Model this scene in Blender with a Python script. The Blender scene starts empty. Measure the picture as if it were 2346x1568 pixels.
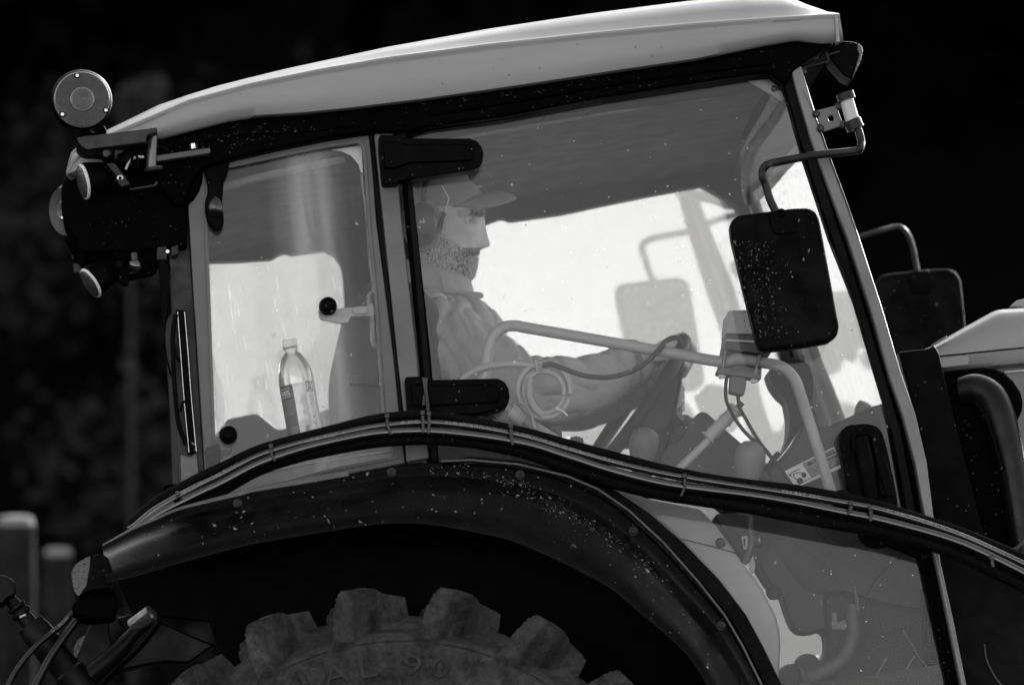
import bpy, bmesh, math, random
import numpy as np
from mathutils import Vector, Matrix, noise as mnoise

# ------------------------------------------------------------------ camera, sky, sun
random.seed(7); RNG = np.random.default_rng(7)
SC = bpy.context.scene
COL = SC.collection
rad = math.radians
DIST = 15.0                      # camera to the near door glass, metres
KPX = 1100.0 * DIST              # measuring scale used for the survey of the photograph
CAM_DOWN = rad(3.0)              # camera looks slightly down from the uphill side
CAM_LOC = Vector((0.0, -DIST * math.cos(CAM_DOWN), DIST * math.sin(CAM_DOWN)))
CR = Vector((1, 0, 0)); CF = Vector((0, math.cos(CAM_DOWN), -math.sin(CAM_DOWN))); CU = CR.cross(CF)
cam_data = bpy.data.cameras.new('camera'); cam = bpy.data.objects.new('camera', cam_data); COL.objects.link(cam)
cam.matrix_world = Matrix(((CR.x, CU.x, -CF.x, CAM_LOC.x), (CR.y, CU.y, -CF.y, CAM_LOC.y), (CR.z, CU.z, -CF.z, CAM_LOC.z), (0, 0, 0, 1)))
cam_data.sensor_width = 36.0; cam_data.lens = 36.0 * 1100.0 * DIST / 2346.0
cam_data.clip_start = 0.1; cam_data.clip_end = 3000
cam_data.dof.use_dof = True; cam_data.dof.focus_distance = DIST + 0.12; cam_data.dof.aperture_fstop = 4.0
SC.camera = cam

# T frame: x = tractor forward, y = across (away from the camera), z = tractor up; the near door glass is y = 0
YAW, ELEV, ROLL = rad(4.0), rad(6.5), rad(9.0)
f0 = np.array([math.sin(YAW) * math.cos(ELEV), math.cos(YAW) * math.cos(ELEV), math.sin(ELEV)])
r0 = np.array([math.cos(YAW), -math.sin(YAW), 0.0]); u0 = np.cross(r0, f0)
rT = math.cos(ROLL) * r0 - math.sin(ROLL) * u0; uT = math.sin(ROLL) * r0 + math.cos(ROLL) * u0; fT = f0
CAMT = -DIST * fT
def camvec(v): return np.array([v @ rT, v @ uT, v @ fT])
_cols = [CR * camvec(a)[0] + CU * camvec(a)[1] + CF * camvec(a)[2] for a in np.eye(3)]
TROT = Matrix((_cols[0], _cols[1], _cols[2])).transposed()        # T -> world rotation
def t2w(p): return TROT @ Vector(p)

SUN_DIR = t2w((.60, 1.0, .46)).normalized()      # sun on the far side, a little ahead of the tractor
sun_data = bpy.data.lights.new('sun', 'SUN'); sun = bpy.data.objects.new('sun', sun_data); COL.objects.link(sun)
sun_data.energy = 2.0; sun_data.angle = rad(0.55); sun_data.color = (1.0, 0.99, 0.97)
sun.rotation_euler = SUN_DIR.to_track_quat('Z', 'Y').to_euler()

world = bpy.data.worlds.new('World'); SC.world = world; world.use_nodes = True
wn = world.node_tree; wn.nodes.clear()
sky = wn.nodes.new('ShaderNodeTexSky'); sky.sky_type = 'NISHITA'; sky.sun_disc = False
sky.sun_elevation = math.asin(SUN_DIR.z); sky.sun_rotation = math.atan2(SUN_DIR.x, SUN_DIR.y)
sky.dust_density = 1.5
bw = wn.nodes.new('ShaderNodeRGBToBW'); bg = wn.nodes.new('ShaderNodeBackground'); wo = wn.nodes.new('ShaderNodeOutputWorld')
bg.inputs['Strength'].default_value = 0.15
wn.links.new(sky.outputs[0], bw.inputs[0]); wn.links.new(bw.outputs[0], bg.inputs['Color']); wn.links.new(bg.outputs[0], wo.inputs[0])
vs = SC.view_settings; vs.view_transform = 'Standard'; vs.look = 'None'; vs.gamma = 1.0; vs.exposure = 2.35
SC.cycles.max_bounces = 10; SC.cycles.transparent_max_bounces = 24; SC.cycles.diffuse_bounces = 4
SC.cycles.caustics_reflective = False; SC.cycles.caustics_refractive = False

# ------------------------------------------------------------------ frames
def P(p, y=0.0):
    """survey point (photo units) on the plane y of the tractor frame"""
    d = fT + rT * ((p[0] - 1173.0) / KPX) - uT * ((p[1] - 784.0) / KPX)
    return CAMT + d * ((y - CAMT[1]) / d[1])
def PL(pts, y=0.0):
    if np.isscalar(y): return [P(p, y) for p in pts]
    return [P(p, yy) for p, yy in zip(pts, y)]
def tp(x, z, y=0.0): return np.array([x, y, z], float)
def _crop(ax, ay, k): return lambda *a: [(ax + k * a[i], ay + k * a[i + 1]) for i in range(0, len(a), 2)]
c1 = _crop(91.6, 122.2, .2143); c2 = _crop(91.6, 336., .2338); c3 = _crop(336., 274.9, .2727); c4 = _crop(366.6, 641.5, .3117)
c5 = _crop(916.4, 366.6, .2338); c6 = _crop(947., 672., .2995); c7 = _crop(1496.8, 61.1, .2533); c8 = _crop(1588.5, 305.5, .3506)
d1 = _crop(1527.4, 702.6, .3311); d2 = _crop(1405.2, 1069.2, .401); d3 = _crop(1924.5, 458.2, .2921); d4 = _crop(1955., 794.2, .3507)
d5 = _crop(0., 1099.7, .2988); d6 = _crop(366.6, 1191.3, .4948); d7 = _crop(366.6, 916.4, .5469); d8 = _crop(183.3, 0., .7813)
e1 = _crop(1374.6, 733.1, .2727); e2 = _crop(843.1, 274.9, .1559); e3 = _crop(843.1, 824.8, .1753); e4 = _crop(366.6, 427.7, .4676)
e5 = _crop(1374.6, 152.7, .2532); e6 = _crop(1619., 1191.3, .2474); px = _crop(0., 0., 1.)

# ------------------------------------------------------------------ materials
MATS = {}
def nt(name):
    m = bpy.data.materials.new(name); m.use_nodes = True; t = m.node_tree; t.nodes.clear(); return m, t
def node(t, kind, **kw):
    n = t.nodes.new(kind)
    for k, v in kw.items():
        if k.startswith('_'): setattr(n, k[1:], v)
        else: n.inputs[k.replace('__', ' ')].default_value = v
    return n
def g3(v): return (v, v, v, 1.0)
def ramp(t, src, a, b, lo=0.0, hi=1.0):
    n = node(t, 'ShaderNodeMapRange', _clamp=True); n.inputs['From Min'].default_value = a; n.inputs['From Max'].default_value = b
    n.inputs['To Min'].default_value = lo; n.inputs['To Max'].default_value = hi; t.links.new(src, n.inputs['Value']); return n.outputs[0]
def mth(t, op, a, b=None):
    n = node(t, 'ShaderNodeMath', _operation=op)
    for i, v in enumerate((a, b)):
        if v is None: continue
        if isinstance(v, (int, float)): n.inputs[i].default_value = v
        else: t.links.new(v, n.inputs[i])
    return n.outputs[0]
def coords(t, scale=(1, 1, 1), rot=(0, 0, 0)):
    c = node(t, 'ShaderNodeTexCoord'); m = node(t, 'ShaderNodeMapping')
    m.inputs['Scale'].default_value = scale; m.inputs['Rotation'].default_value = rot
    t.links.new(c.outputs['Object'], m.inputs['Vector']); return m.outputs[0]
def noise_tex(t, scale, detail=4, vec=None, rough=.55):
    n = node(t, 'ShaderNodeTexNoise', Scale=scale, Detail=detail, Roughness=rough)
    t.links.new(vec if vec is not None else coords(t), n.inputs['Vector']); return n.outputs['Fac']
def dots(t, scale, size, keep, vec=None):
    """sparse ragged specks: 0..1 mask"""
    v = node(t, 'ShaderNodeTexVoronoi', Scale=scale); vec = vec if vec is not None else coords(t)
    wn_ = node(t, 'ShaderNodeTexNoise', Scale=scale * 1.7, Detail=3); t.links.new(vec, wn_.inputs['Vector']); wv = node(t, 'ShaderNodeVectorMath', _operation='MULTIPLY_ADD')
    t.links.new(wn_.outputs['Color'], wv.inputs[0]); wv.inputs[1].default_value = (.9 / scale,) * 3; t.links.new(vec, wv.inputs[2]); t.links.new(wv.outputs[0], v.inputs['Vector'])
    d = ramp(t, v.outputs['Distance'], size, size * .55); s = node(t, 'ShaderNodeSeparateColor'); t.links.new(v.outputs['Color'], s.inputs[0])
    k = mth(t, 'GREATER_THAN', s.outputs[0], 1 - keep); r = mth(t, 'MULTIPLY', d, k)
    return mth(t, 'MULTIPLY', r, s.outputs[1])
def surf(name, base, rough=.5, spec=.4, metal=0.0, var=.25, vscale=9.0, speck=0.0, speckcol=.5, speckscale=60, dust=0.0, dustcol=.3,
         bump=0.0, bscale=120, aniso=None, scratch=0.0, rvar=.12):
    """painted / moulded surface with uneven tone, grime film, specks and fine relief"""
    if name in MATS: return MATS[name]
    m, t = nt(name); out = node(t, 'ShaderNodeOutputMaterial'); b = node(t, 'ShaderNodeBsdfPrincipled')
    b.inputs['Metallic'].default_value = metal; b.inputs['Specular IOR Level'].default_value = spec
    n1 = noise_tex(t, vscale, 6); n2 = noise_tex(t, vscale * 7, 3, coords(t, aniso) if aniso else None)
    mixv = mth(t, 'ADD', mth(t, 'MULTIPLY', n1, .65), mth(t, 'MULTIPLY', n2, .35))
    f = ramp(t, mixv, .3, .7, 1 - var, 1 + var); col = mth(t, 'MULTIPLY', f, base)
    if dust:
        dm = ramp(t, mth(t, 'MULTIPLY', noise_tex(t, 4.3, 8, None, .68), noise_tex(t, 23, 5)), .18, .42, 0, dust)
        mx = node(t, 'ShaderNodeMix', _data_type='FLOAT'); t.links.new(dm, mx.inputs[0]); t.links.new(col, mx.inputs[2]); mx.inputs[3].default_value = dustcol; col = mx.outputs[0]
    if speck:
        sm = mth(t, 'MAXIMUM', dots(t, speckscale, .20, speck * .5), dots(t, speckscale * 3.1, .26, speck))
        cl = ramp(t, noise_tex(t, 7, 4), .42, .62); sm = mth(t, 'MULTIPLY', sm, mth(t, 'ADD', mth(t, 'MULTIPLY', cl, .9), .12))
        mx = node(t, 'ShaderNodeMix', _data_type='FLOAT'); t.links.new(sm, mx.inputs[0]); t.links.new(col, mx.inputs[2]); mx.inputs[3].default_value = speckcol; col = mx.outputs[0]
    if scratch:
        sv = noise_tex(t, 6, 2, coords(t, (2, 2, 90), (.3, .5, .2))); sm = ramp(t, sv, .70, .78, 0, scratch)
        mx = node(t, 'ShaderNodeMix', _data_type='FLOAT'); t.links.new(sm, mx.inputs[0]); t.links.new(col, mx.inputs[2]); mx.inputs[3].default_value = .22; col = mx.outputs[0]
    t.links.new(col, b.inputs['Base Color'])
    t.links.new(ramp(t, noise_tex(t, vscale * 2.3, 5), .3, .7, max(.02, rough - rvar), min(1, rough + rvar)), b.inputs['Roughness'])
    if bump:
        bp = node(t, 'ShaderNodeBump', Strength=bump, Distance=.003); t.links.new(noise_tex(t, bscale, 5), bp.inputs['Height']); t.links.new(bp.outputs[0], b.inputs['Normal'])
    t.links.new(b.outputs[0], out.inputs[0]); MATS[name] = m; return m
def glass(name, dust=.05, back=.25, gloss=.05, rough=.02, tint=.96, speck=.0, patch=.0, dustcol=.85, smear_glare=None, speckscale=24, streak=0.0):
    m, t = nt(name); out = node(t, 'ShaderNodeOutputMaterial')
    tr = node(t, 'ShaderNodeBsdfTransparent', Color=g3(tint)); gl = node(t, 'ShaderNodeBsdfGlossy', Color=g3(1), Roughness=rough)
    df = node(t, 'ShaderNodeBsdfDiffuse', Color=g3(dustcol)); tl = node(t, 'ShaderNodeBsdfTranslucent', Color=g3(dustcol))
    dd = node(t, 'ShaderNodeMixShader', Fac=back); t.links.new(df.outputs[0], dd.inputs[1]); t.links.new(tl.outputs[0], dd.inputs[2])
    fr = node(t, 'ShaderNodeFresnel', IOR=1.5); m1 = node(t, 'ShaderNodeMixShader'); t.links.new(mth(t, 'ADD', fr.outputs[0], gloss - .04), m1.inputs[0])
    t.links.new(tr.outputs[0], m1.inputs[1]); t.links.new(gl.outputs[0], m1.inputs[2])
    f = ramp(t, mth(t, 'ADD', mth(t, 'MULTIPLY', noise_tex(t, 2.2, 5), .7), mth(t, 'MULTIPLY', noise_tex(t, 13, 5, coords(t, (3, 1, .6))), .3)), .3, .72, dust * (1 - patch), dust * (1 + patch))
    if smear_glare:                                   # pale bands: dirt film on the door, painted reflection on the quarter glass: (x, width, strength)
        c = node(t, 'ShaderNodeTexCoord'); s = node(t, 'ShaderNodeSeparateXYZ'); t.links.new(c.outputs['Object'], s.inputs[0])
        for (x0, slope, w, k) in smear_glare:
            xx = mth(t, 'ADD', s.outputs[0], mth(t, 'MULTIPLY', s.outputs[2], slope)); d = mth(t, 'ABSOLUTE', mth(t, 'SUBTRACT', xx, x0))
            band = mth(t, 'MULTIPLY', ramp(t, d, w, 0.0), ramp(t, noise_tex(t, 5, 3, coords(t, (9, 1, .5))), .3, .7, .55, 1.2)); f = mth(t, 'ADD', f, mth(t, 'MULTIPLY', band, k))
    if streak:
        sv = noise_tex(t, 8, 2, coords(t, (26, 1, 1.3))); f = mth(t, 'ADD', f, mth(t, 'MULTIPLY', ramp(t, sv, .66, .76), streak))
    if speck:
        a = dots(t, speckscale, .12, speck); b2 = dots(t, speckscale * 3, .15, speck * .7); sc = dots(t, 13, .16, speck * .6, coords(t, (1, 1, .16), (0, .5, 0)))
        f = mth(t, 'MAXIMUM', f, mth(t, 'MAXIMUM', mth(t, 'MAXIMUM', a, b2), mth(t, 'MULTIPLY', sc, .5)))
    m2 = node(t, 'ShaderNodeMixShader'); t.links.new(f, m2.inputs[0]); t.links.new(m1.outputs[0], m2.inputs[1]); t.links.new(dd.outputs[0], m2.inputs[2])
    t.links.new(m2.outputs[0], out.inputs[0]); MATS[name] = m; return m

PAINT = surf('cab_paint', .172, .36, .4, var=.09, vscale=2.2, aniso=(.5, 3, 3), scratch=.10, speck=.05, speckcol=.03, speckscale=30, bump=.04, bscale=60, rvar=.06)
PAINTG = surf('cab_frame_paint', .075, .45, .35, var=.16, vscale=6, aniso=(1, 1, 14), scratch=.25, dust=.2, dustcol=.1)
PAINTR = surf('pillar_paint', .095, .36, .45, var=.12, vscale=5, speck=.1, speckcol=.35, speckscale=60)
BLACK = surf('black_trim', .0007, .6, .015, var=.4, speck=.16, speckcol=.12, speckscale=48, rvar=.1)
BLACKP = surf('black_plastic', .0010, .5, .028, var=.35, speck=.10, speckcol=.2, speckscale=40, bump=.08, bscale=200)
RUBBER = surf('rubber_seal', .0028, .75, .08, var=.5, dust=.3, dustcol=.012, speck=.1, speckcol=.1)
MUDBLACK = surf('mudguard_plastic', .0009, .28, .045, var=.5, speck=.05, speckcol=.42, speckscale=34, dust=.2, dustcol=.012, scratch=.07)
WORNBLACK = surf('worn_black_steel', .0045, .5, .22, var=.6, vscale=20, dust=.5, dustcol=.022, speck=.14, speckcol=.09, speckscale=90, bump=.25, bscale=90)
MIRROR_BACK = surf('mirror_shell_plastic', .0008, .5, .025, var=.4, speck=.06, speckcol=.34, speckscale=70, dust=.10, dustcol=.05)
STEEL = surf('bright_steel', .42, .3, .5, metal=1.0, var=.25, vscale=30)
GALV = surf('galvanised_steel', .19, .45, .4, metal=.4, var=.2, vscale=25)
DARKSTEEL = surf('dark_steel', .014, .45, .3, var=.45, vscale=25, dust=.35, dustcol=.03)
def tyre_mat():
    m, t = nt('tyre_rubber'); out = node(t, 'ShaderNodeOutputMaterial'); b = node(t, 'ShaderNodeBsdfPrincipled', Roughness=.85); b.inputs['Specular IOR Level'].default_value = .12
    a = ramp(t, noise_tex(t, 26, 9, None, .75), .38, .64); c = ramp(t, noise_tex(t, 110, 6, None, .75), .38, .66); l = ramp(t, noise_tex(t, 5, 4), .35, .65, .45, 1.0)
    f = mth(t, 'MULTIPLY', mth(t, 'ADD', mth(t, 'MULTIPLY', a, .7), mth(t, 'MULTIPLY', c, .45)), l); t.links.new(ramp(t, f, .0, 1.05, .010, .080), b.inputs['Base Color'])
    bp = node(t, 'ShaderNodeBump', Strength=.9, Distance=.006); t.links.new(mth(t, 'ADD', noise_tex(t, 24, 8, None, .7), mth(t, 'MULTIPLY', noise_tex(t, 140, 4), .25)), bp.inputs['Height']); t.links.new(bp.outputs[0], b.inputs['Normal'])
    t.links.new(b.outputs[0], out.inputs[0]); MATS['tyre_rubber'] = m; return m
TYRE = tyre_mat()
HOSE = surf('hose_rubber', .003, .19, .9, var=.3, vscale=25, speck=.08, speckcol=.15, rvar=.06)
HOSER = surf('hose_sleeve', .0014, .7, .06, var=.45, speck=.24, speckcol=.1, speckscale=90, bump=.6, bscale=350)
PRINT = surf('printed_ink', .20, .6, .2, var=.25, vscale=60)
PRINTD = surf('dark_ink', .004, .5, .2, var=.2)
ZIP = surf('zip_tie_nylon', .006, .4, .35, var=.3)
LINER = surf('headliner', .03, .8, .2, var=.08, vscale=8, bump=.2, bscale=300)
LINERD = surf('headliner_dark', .026, .7, .2, var=.12)
CONSOLE = surf('console_plastic', .045, .6, .25, var=.18, vscale=6, dust=.3, dustcol=.07)
CONSOLED = surf('dark_console_plastic', .022, .6, .22, var=.2, vscale=6, dust=.2, dustcol=.04)
INNER = surf('inner_panel', .22, .6, .2, var=.1, vscale=4, speck=.1, speckcol=.4)
LEVER = surf('lever_grip', .11, .5, .3, var=.15)
BAR = surf('grab_bar_paint', .34, .45, .35, var=.10, vscale=8, scratch=.15)
SEAT = surf('seat_fabric', .060, .85, .15, var=.2, vscale=14, bump=.4, bscale=260)
FARFRAME = surf('far_frame', .045, .6, .2, var=.15)
LENS = surf('clear_lens', .035, .18, .6, var=.35, vscale=40, speck=.3, speckcol=.6, speckscale=160, bump=.8, bscale=180)
WHITE = surf('white_plastic', .72, .4, .3, var=.05)
NEARGLASS = glass('door_glass', dust=.005, gloss=.012, speck=.16, patch=.55, smear_glare=[(.62, .1, .35, .012)])
FARGLASS = glass('far_dusty_glass', dust=.178, back=.36, gloss=.12, patch=.06, dustcol=.97, speck=.06)
SCREENGLASS = glass('screen_glass', dust=.10, gloss=.05, patch=.4, dustcol=.9)
# ------------------------------------------------------------------ mesh helpers
ROOTS = {}
def tag(o, label=None, category=None, group=None, kind=None):
    if label: o['label'] = label
    if category: o['category'] = category
    if group: o['group'] = group
    if kind: o['kind'] = kind
    return o
def new_root(name, base, rot=None):
    e = bpy.data.objects.new(name, None); COL.objects.link(e); e.empty_display_size = .2
    r = (rot or TROT).to_4x4(); loc = t2w(base); e.matrix_world = Matrix.Translation(loc) @ r
    ROOTS[name] = np.array(base, float); e['_b'] = [float(v) for v in base]; return e
def root_base(parent):
    while parent.parent is not None: parent = parent.parent
    return np.array(parent.get('_b', (0, 0, 0)), float)
def build(name, verts, faces, mat, parent=None, smooth=False, bevel=0.0, seg=2, angle=35, space='T', sub=0):
    """one mesh object; verts are in the T frame and stored relative to the thing's base"""
    v = np.asarray(verts, float)
    if parent is not None and space == 'T': v = v - root_base(parent)
    me = bpy.data.meshes.new(name); me.from_pydata([tuple(p) for p in v], [], [tuple(f) for f in faces]); me.validate(); me.update()
    bm = bmesh.new(); bm.from_mesh(me); bmesh.ops.recalc_face_normals(bm, faces=bm.faces); bm.to_mesh(me); bm.free()
    o = bpy.data.objects.new(name, me); COL.objects.link(o)
    if parent is not None: o.parent = parent
    if mat is not None: me.materials.append(mat)
    if bevel:
        b = o.modifiers.new('bevel', 'BEVEL'); b.width = bevel; b.segments = seg; b.limit_method = 'ANGLE'; b.angle_limit = rad(30); b.harden_normals = True
        smooth = True
    if sub:
        s = o.modifiers.new('sub', 'SUBSURF'); s.levels = sub; s.render_levels = sub
    if smooth:
        me.polygons.foreach_set('use_smooth', [True] * len(me.polygons))
        if not sub: me.set_sharp_from_angle(angle=rad(angle))
    return o
def catmull(pts, n=8, closed=False):
    p = np.asarray(pts, float); m = len(p); out = []
    rng = range(m) if closed else range(m - 1)
    for i in rng:
        a = p[(i - 1) % m] if closed or i > 0 else 2 * p[0] - p[1]; b = p[i]; c = p[(i + 1) % m]
        d = p[(i + 2) % m] if closed or i + 2 < m else 2 * p[-1] - p[-2]
        for k in range(n):
            t = k / n; out.append(.5 * ((2 * b) + (-a + c) * t + (2 * a - 5 * b + 4 * c - d) * t * t + (-a + 3 * b - 3 * c + d) * t ** 3))
    if not closed: out.append(p[-1])
    return np.array(out)
def rounded(pts, r, n=4):
    """round the corners of a 2-D polygon (photo units)"""
    p = [np.array(q, float) for q in pts]; out = []
    for i in range(len(p)):
        a, b, c = p[i - 1], p[i], p[(i + 1) % len(p)]; rr = r[i] if hasattr(r, '__len__') else r
        u, v = a - b, c - b; lu, lv = np.linalg.norm(u), np.linalg.norm(v); k = min(rr, lu * .48, lv * .48)
        s, e = b + u / lu * k, b + v / lv * k
        for j in range(n + 1):
            t = j / n; out.append(tuple((1 - t) ** 2 * s + 2 * t * (1 - t) * b + t * t * e))
    return out
def slab(name, pts, y0, y1, mat, parent, bevel=.003, holes=(), pts3=False, seg=2, smooth=False):
    """outline surveyed on plane y0, given real thickness to plane y1 (holes allowed)"""
    loops = [pts] + list(holes); L3 = [[np.array(p) for p in l] if pts3 else PL(l, y0) for l in loops]
    bm = bmesh.new(); edges = []; b0 = root_base(parent) if parent is not None else 0
    for l in L3:
        vv = [bm.verts.new(p - b0) for p in l]; edges += [bm.edges.new((vv[i], vv[(i + 1) % len(vv)])) for i in range(len(vv))]
    if holes: bmesh.ops.triangle_fill(bm, edges=edges, use_beauty=True, use_dissolve=False)
    else: bm.faces.new(bm.verts[:])
    bmesh.ops.dissolve_limit(bm, angle_limit=.002, verts=bm.verts[:], edges=bm.edges[:]) if not holes else None
    r = bmesh.ops.extrude_face_region(bm, geom=bm.faces[:]); d = np.array([0, y1 - y0, 0])
    for v in [g for g in r['geom'] if isinstance(g, bmesh.types.BMVert)]: v.co += Vector(d)
    bmesh.ops.recalc_face_normals(bm, faces=bm.faces)
    me = bpy.data.meshes.new(name); bm.to_mesh(me); bm.free(); o = bpy.data.objects.new(name, me); COL.objects.link(o)
    if parent is not None: o.parent = parent
    me.materials.append(mat)
    if bevel:
        b = o.modifiers.new('bevel', 'BEVEL'); b.width = bevel; b.segments = seg; b.limit_method = 'ANGLE'; b.angle_limit = rad(32); b.harden_normals = True
        me.polygons.foreach_set('use_smooth', [True] * len(me.polygons)); me.set_sharp_from_angle(angle=rad(40))
    return o
def frames_along(p):
    p = np.asarray(p, float); t = np.gradient(p, axis=0); t /= np.linalg.norm(t, axis=1)[:, None] + 1e-12
    n = np.zeros_like(p); ref = np.array([0, 0, 1.0]) if abs(t[0][2]) < .9 else np.array([1.0, 0, 0])
    n[0] = ref - t[0] * (ref @ t[0]); n[0] /= np.linalg.norm(n[0])
    for i in range(1, len(p)):
        v = n[i - 1] - t[i] * (n[i - 1] @ t[i]); n[i] = v / (np.linalg.norm(v) + 1e-12)
    return t, n, np.cross(t, n)
def sweep(path, rads, k=12, flat=1.0):
    t, n, b = frames_along(path); r = np.broadcast_to(np.asarray(rads, float), (len(path),)); V = []; F = []
    for i in range(len(path)):
        for j in range(k):
            a = 2 * math.pi * j / k; V.append(path[i] + r[i] * (n[i] * math.cos(a) * flat + b[i] * math.sin(a)))
    for i in range(len(path) - 1):
        for j in range(k): F.append((i * k + j, i * k + (j + 1) % k, (i + 1) * k + (j + 1) % k, (i + 1) * k + j))
    F.append(tuple(range(k))[::-1]); F.append(tuple(range((len(path) - 1) * k, len(path) * k))); return V, F
def tube(name, pts, r, mat, parent, n=8, k=12, flat=1.0, smooth_path=True, space='T'):
    path = catmull(pts, n) if smooth_path and len(pts) > 2 else np.asarray(pts, float)
    rr = r
    if hasattr(r, '__len__'): rr = np.interp(np.linspace(0, 1, len(path)), np.linspace(0, 1, len(r)), r)
    V, F = sweep(path, rr, k, flat); return build(name, V, F, mat, parent, smooth=True, angle=50, space=space)
def ptube(name, pts, y, r_units, mat, parent, **kw): return tube(name, PL(pts, y), r_units / 1100.0, mat, parent, **kw)
def band(name, path, width, y0, y1, mat, parent, closed=False, bevel=.003, side=0.0):
    """strip of even width following a surveyed path: seals, trims, frame members"""
    p = np.asarray(path, float); w = np.atleast_1d(np.asarray(width, float)); w = np.interp(np.linspace(0, 1, len(p)), np.linspace(0, 1, len(w)), w) if len(w) > 1 else np.full(len(p), w[0])
    t = np.gradient(p, axis=0) if not closed else (np.roll(p, -1, 0) - np.roll(p, 1, 0)); t /= np.linalg.norm(t, axis=1)[:, None]; nrm = np.stack([-t[:, 1], t[:, 0]], 1)
    A = p + nrm * (w * (.5 + side))[:, None]; B = p - nrm * (w * (.5 - side))[:, None]; V = []; F = []; m = len(p)
    for i in range(m): V += [P(A[i], y0), P(B[i], y0), P(B[i], y0) + [0, y1 - y0, 0], P(A[i], y0) + [0, y1 - y0, 0]]
    for i in range(m if closed else m - 1):
        a, b = 4 * i, 4 * ((i + 1) % m)
        for j in range(4): F.append((a + j, a + (j + 1) % 4, b + (j + 1) % 4, b + j))
    if not closed: F += [(0, 1, 2, 3), (4 * m - 1, 4 * m - 2, 4 * m - 3, 4 * m - 4)]
    return build(name, V, F, mat, parent, bevel=bevel)
def lathe(name, prof, origin, axis, mat, parent, k=40, up=(0, 0, 1), squash=(1, 1), smooth=True, angle=35, space='T'):
    """prof: (radius, height along axis)"""
    ax = np.asarray(axis, float); ax /= np.linalg.norm(ax); u = np.asarray(up, float)
    if abs(u @ ax) > .95: u = np.array([1.0, 0, 0])
    u = u - ax * (u @ ax); u /= np.linalg.norm(u); v = np.cross(ax, u); o = np.asarray(origin, float); V = []; F = []
    for (r, h) in prof:
        for j in range(k):
            a = 2 * math.pi * j / k; V.append(o + ax * h + max(r, 1e-5) * (u * math.cos(a) * squash[0] + v * math.sin(a) * squash[1]))
    for i in range(len(prof) - 1):
        for j in range(k): F.append((i * k + j, i * k + (j + 1) % k, (i + 1) * k + (j + 1) % k, (i + 1) * k + j))
    F.append(tuple(range(k))[::-1]); F.append(tuple(range((len(prof) - 1) * k, len(prof) * k)))
    return build(name, V, F, mat, parent, smooth=smooth, angle=angle, space=space)
def loft(name, secs, mat, parent, closed=True, caps=True, smooth=True, angle=40, bevel=0, space='T', sub=0):
    V = []; F = []; k = len(secs[0])
    for s in secs: V += [np.asarray(q, float) for q in s]
    for i in range(len(secs) - 1):
        for j in range(k if closed else k - 1): F.append((i * k + j, i * k + (j + 1) % k, (i + 1) * k + (j + 1) % k, (i + 1) * k + j))
    if caps and closed: F.append(tuple(range(k))[::-1]); F.append(tuple(range((len(secs) - 1) * k, len(secs) * k)))
    return build(name, V, F, mat, parent, smooth=smooth, angle=angle, bevel=bevel, space=space, sub=sub)
def bolt(p, r_units, y, mat, parent, name='bolt', axis=(0, -1, 0), washer=True):
    r = r_units / 1100.0; c = P(p, y); s = .42
    prof = [(r, 0), (r, r * .25), (r * .92, r * .32)] if washer else []
    prof += [(r * .62, r * .34), (r * .62, r * .85), (r * .5, r * .98), (0.3 * r, r * .98), (.26 * r, r * .7), (0, r * .7)]
    return lathe(name, prof, c, axis, mat, parent, k=18 if washer else 6)
_TXT = {}
def text_verts(s, outline=False):
    """flat lettering as triangles, unit height; returns (verts Nx2, faces, width)"""
    cu = bpy.data.curves.new('tmp', 'FONT'); cu.body = s; cu.resolution_u = 2; cu.size = 1.0
    o = bpy.data.objects.new('tmp', cu); COL.objects.link(o); dg = bpy.context.evaluated_depsgraph_get(); dg.update()
    me = o.evaluated_get(dg).to_mesh(); v = np.array([tuple(q.co) for q in me.vertices])[:, :2]; f = [tuple(p.vertices) for p in me.polygons]
    o.evaluated_get(dg).to_mesh_clear(); bpy.data.objects.remove(o); bpy.data.curves.remove(cu)
    v[:, 0] -= v[:, 0].min(); return v, f, v[:, 0].max()
def lettering(name, s, origin, ux, uy, height, mat, parent, width=None, space='T'):
    """text on a flat face: origin bottom-left, ux/uy unit vectors"""
    v, f, w = text_verts(s); k = height / .72; kx = (width / w) if width else k
    o = np.asarray(origin, float); V = [o + np.asarray(ux) * p[0] * kx + np.asarray(uy) * p[1] * k for p in v]
    return build(name, V, f, mat, parent, space=space)
def hose_text(name, s, path, r, s0, s1, ang, h, mat, parent, flip=False):
    """lettering wrapped on a hose between arc-length fractions s0..s1, at angle ang round it (0 = facing camera)"""
    v, f, w = text_verts(s); path = np.asarray(path); seg = np.r_[0, np.cumsum(np.linalg.norm(np.diff(path, axis=0), axis=1))]; L = seg[-1]; V = []
    t = np.gradient(path, axis=0); t /= np.linalg.norm(t, axis=1)[:, None]
    for q in v:
        u = (s0 + (s1 - s0) * q[0] / w) * L; c = np.array([np.interp(u, seg, path[:, i]) for i in range(3)]); tt = np.array([np.interp(u, seg, t[:, i]) for i in range(3)]); tt /= np.linalg.norm(tt)
        out = np.array([0, -1.0, 0]); out -= tt * (out @ tt); out /= np.linalg.norm(out); up = np.cross(out, tt) * -1
        if up[2] < 0: up = -up
        a = ang + (q[1] - .36) * h / r / .72
        V.append(c + (r + .0006) * (out * math.cos(a) + up * math.sin(a)))
    return build(name, V, f, mat, parent)
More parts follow.
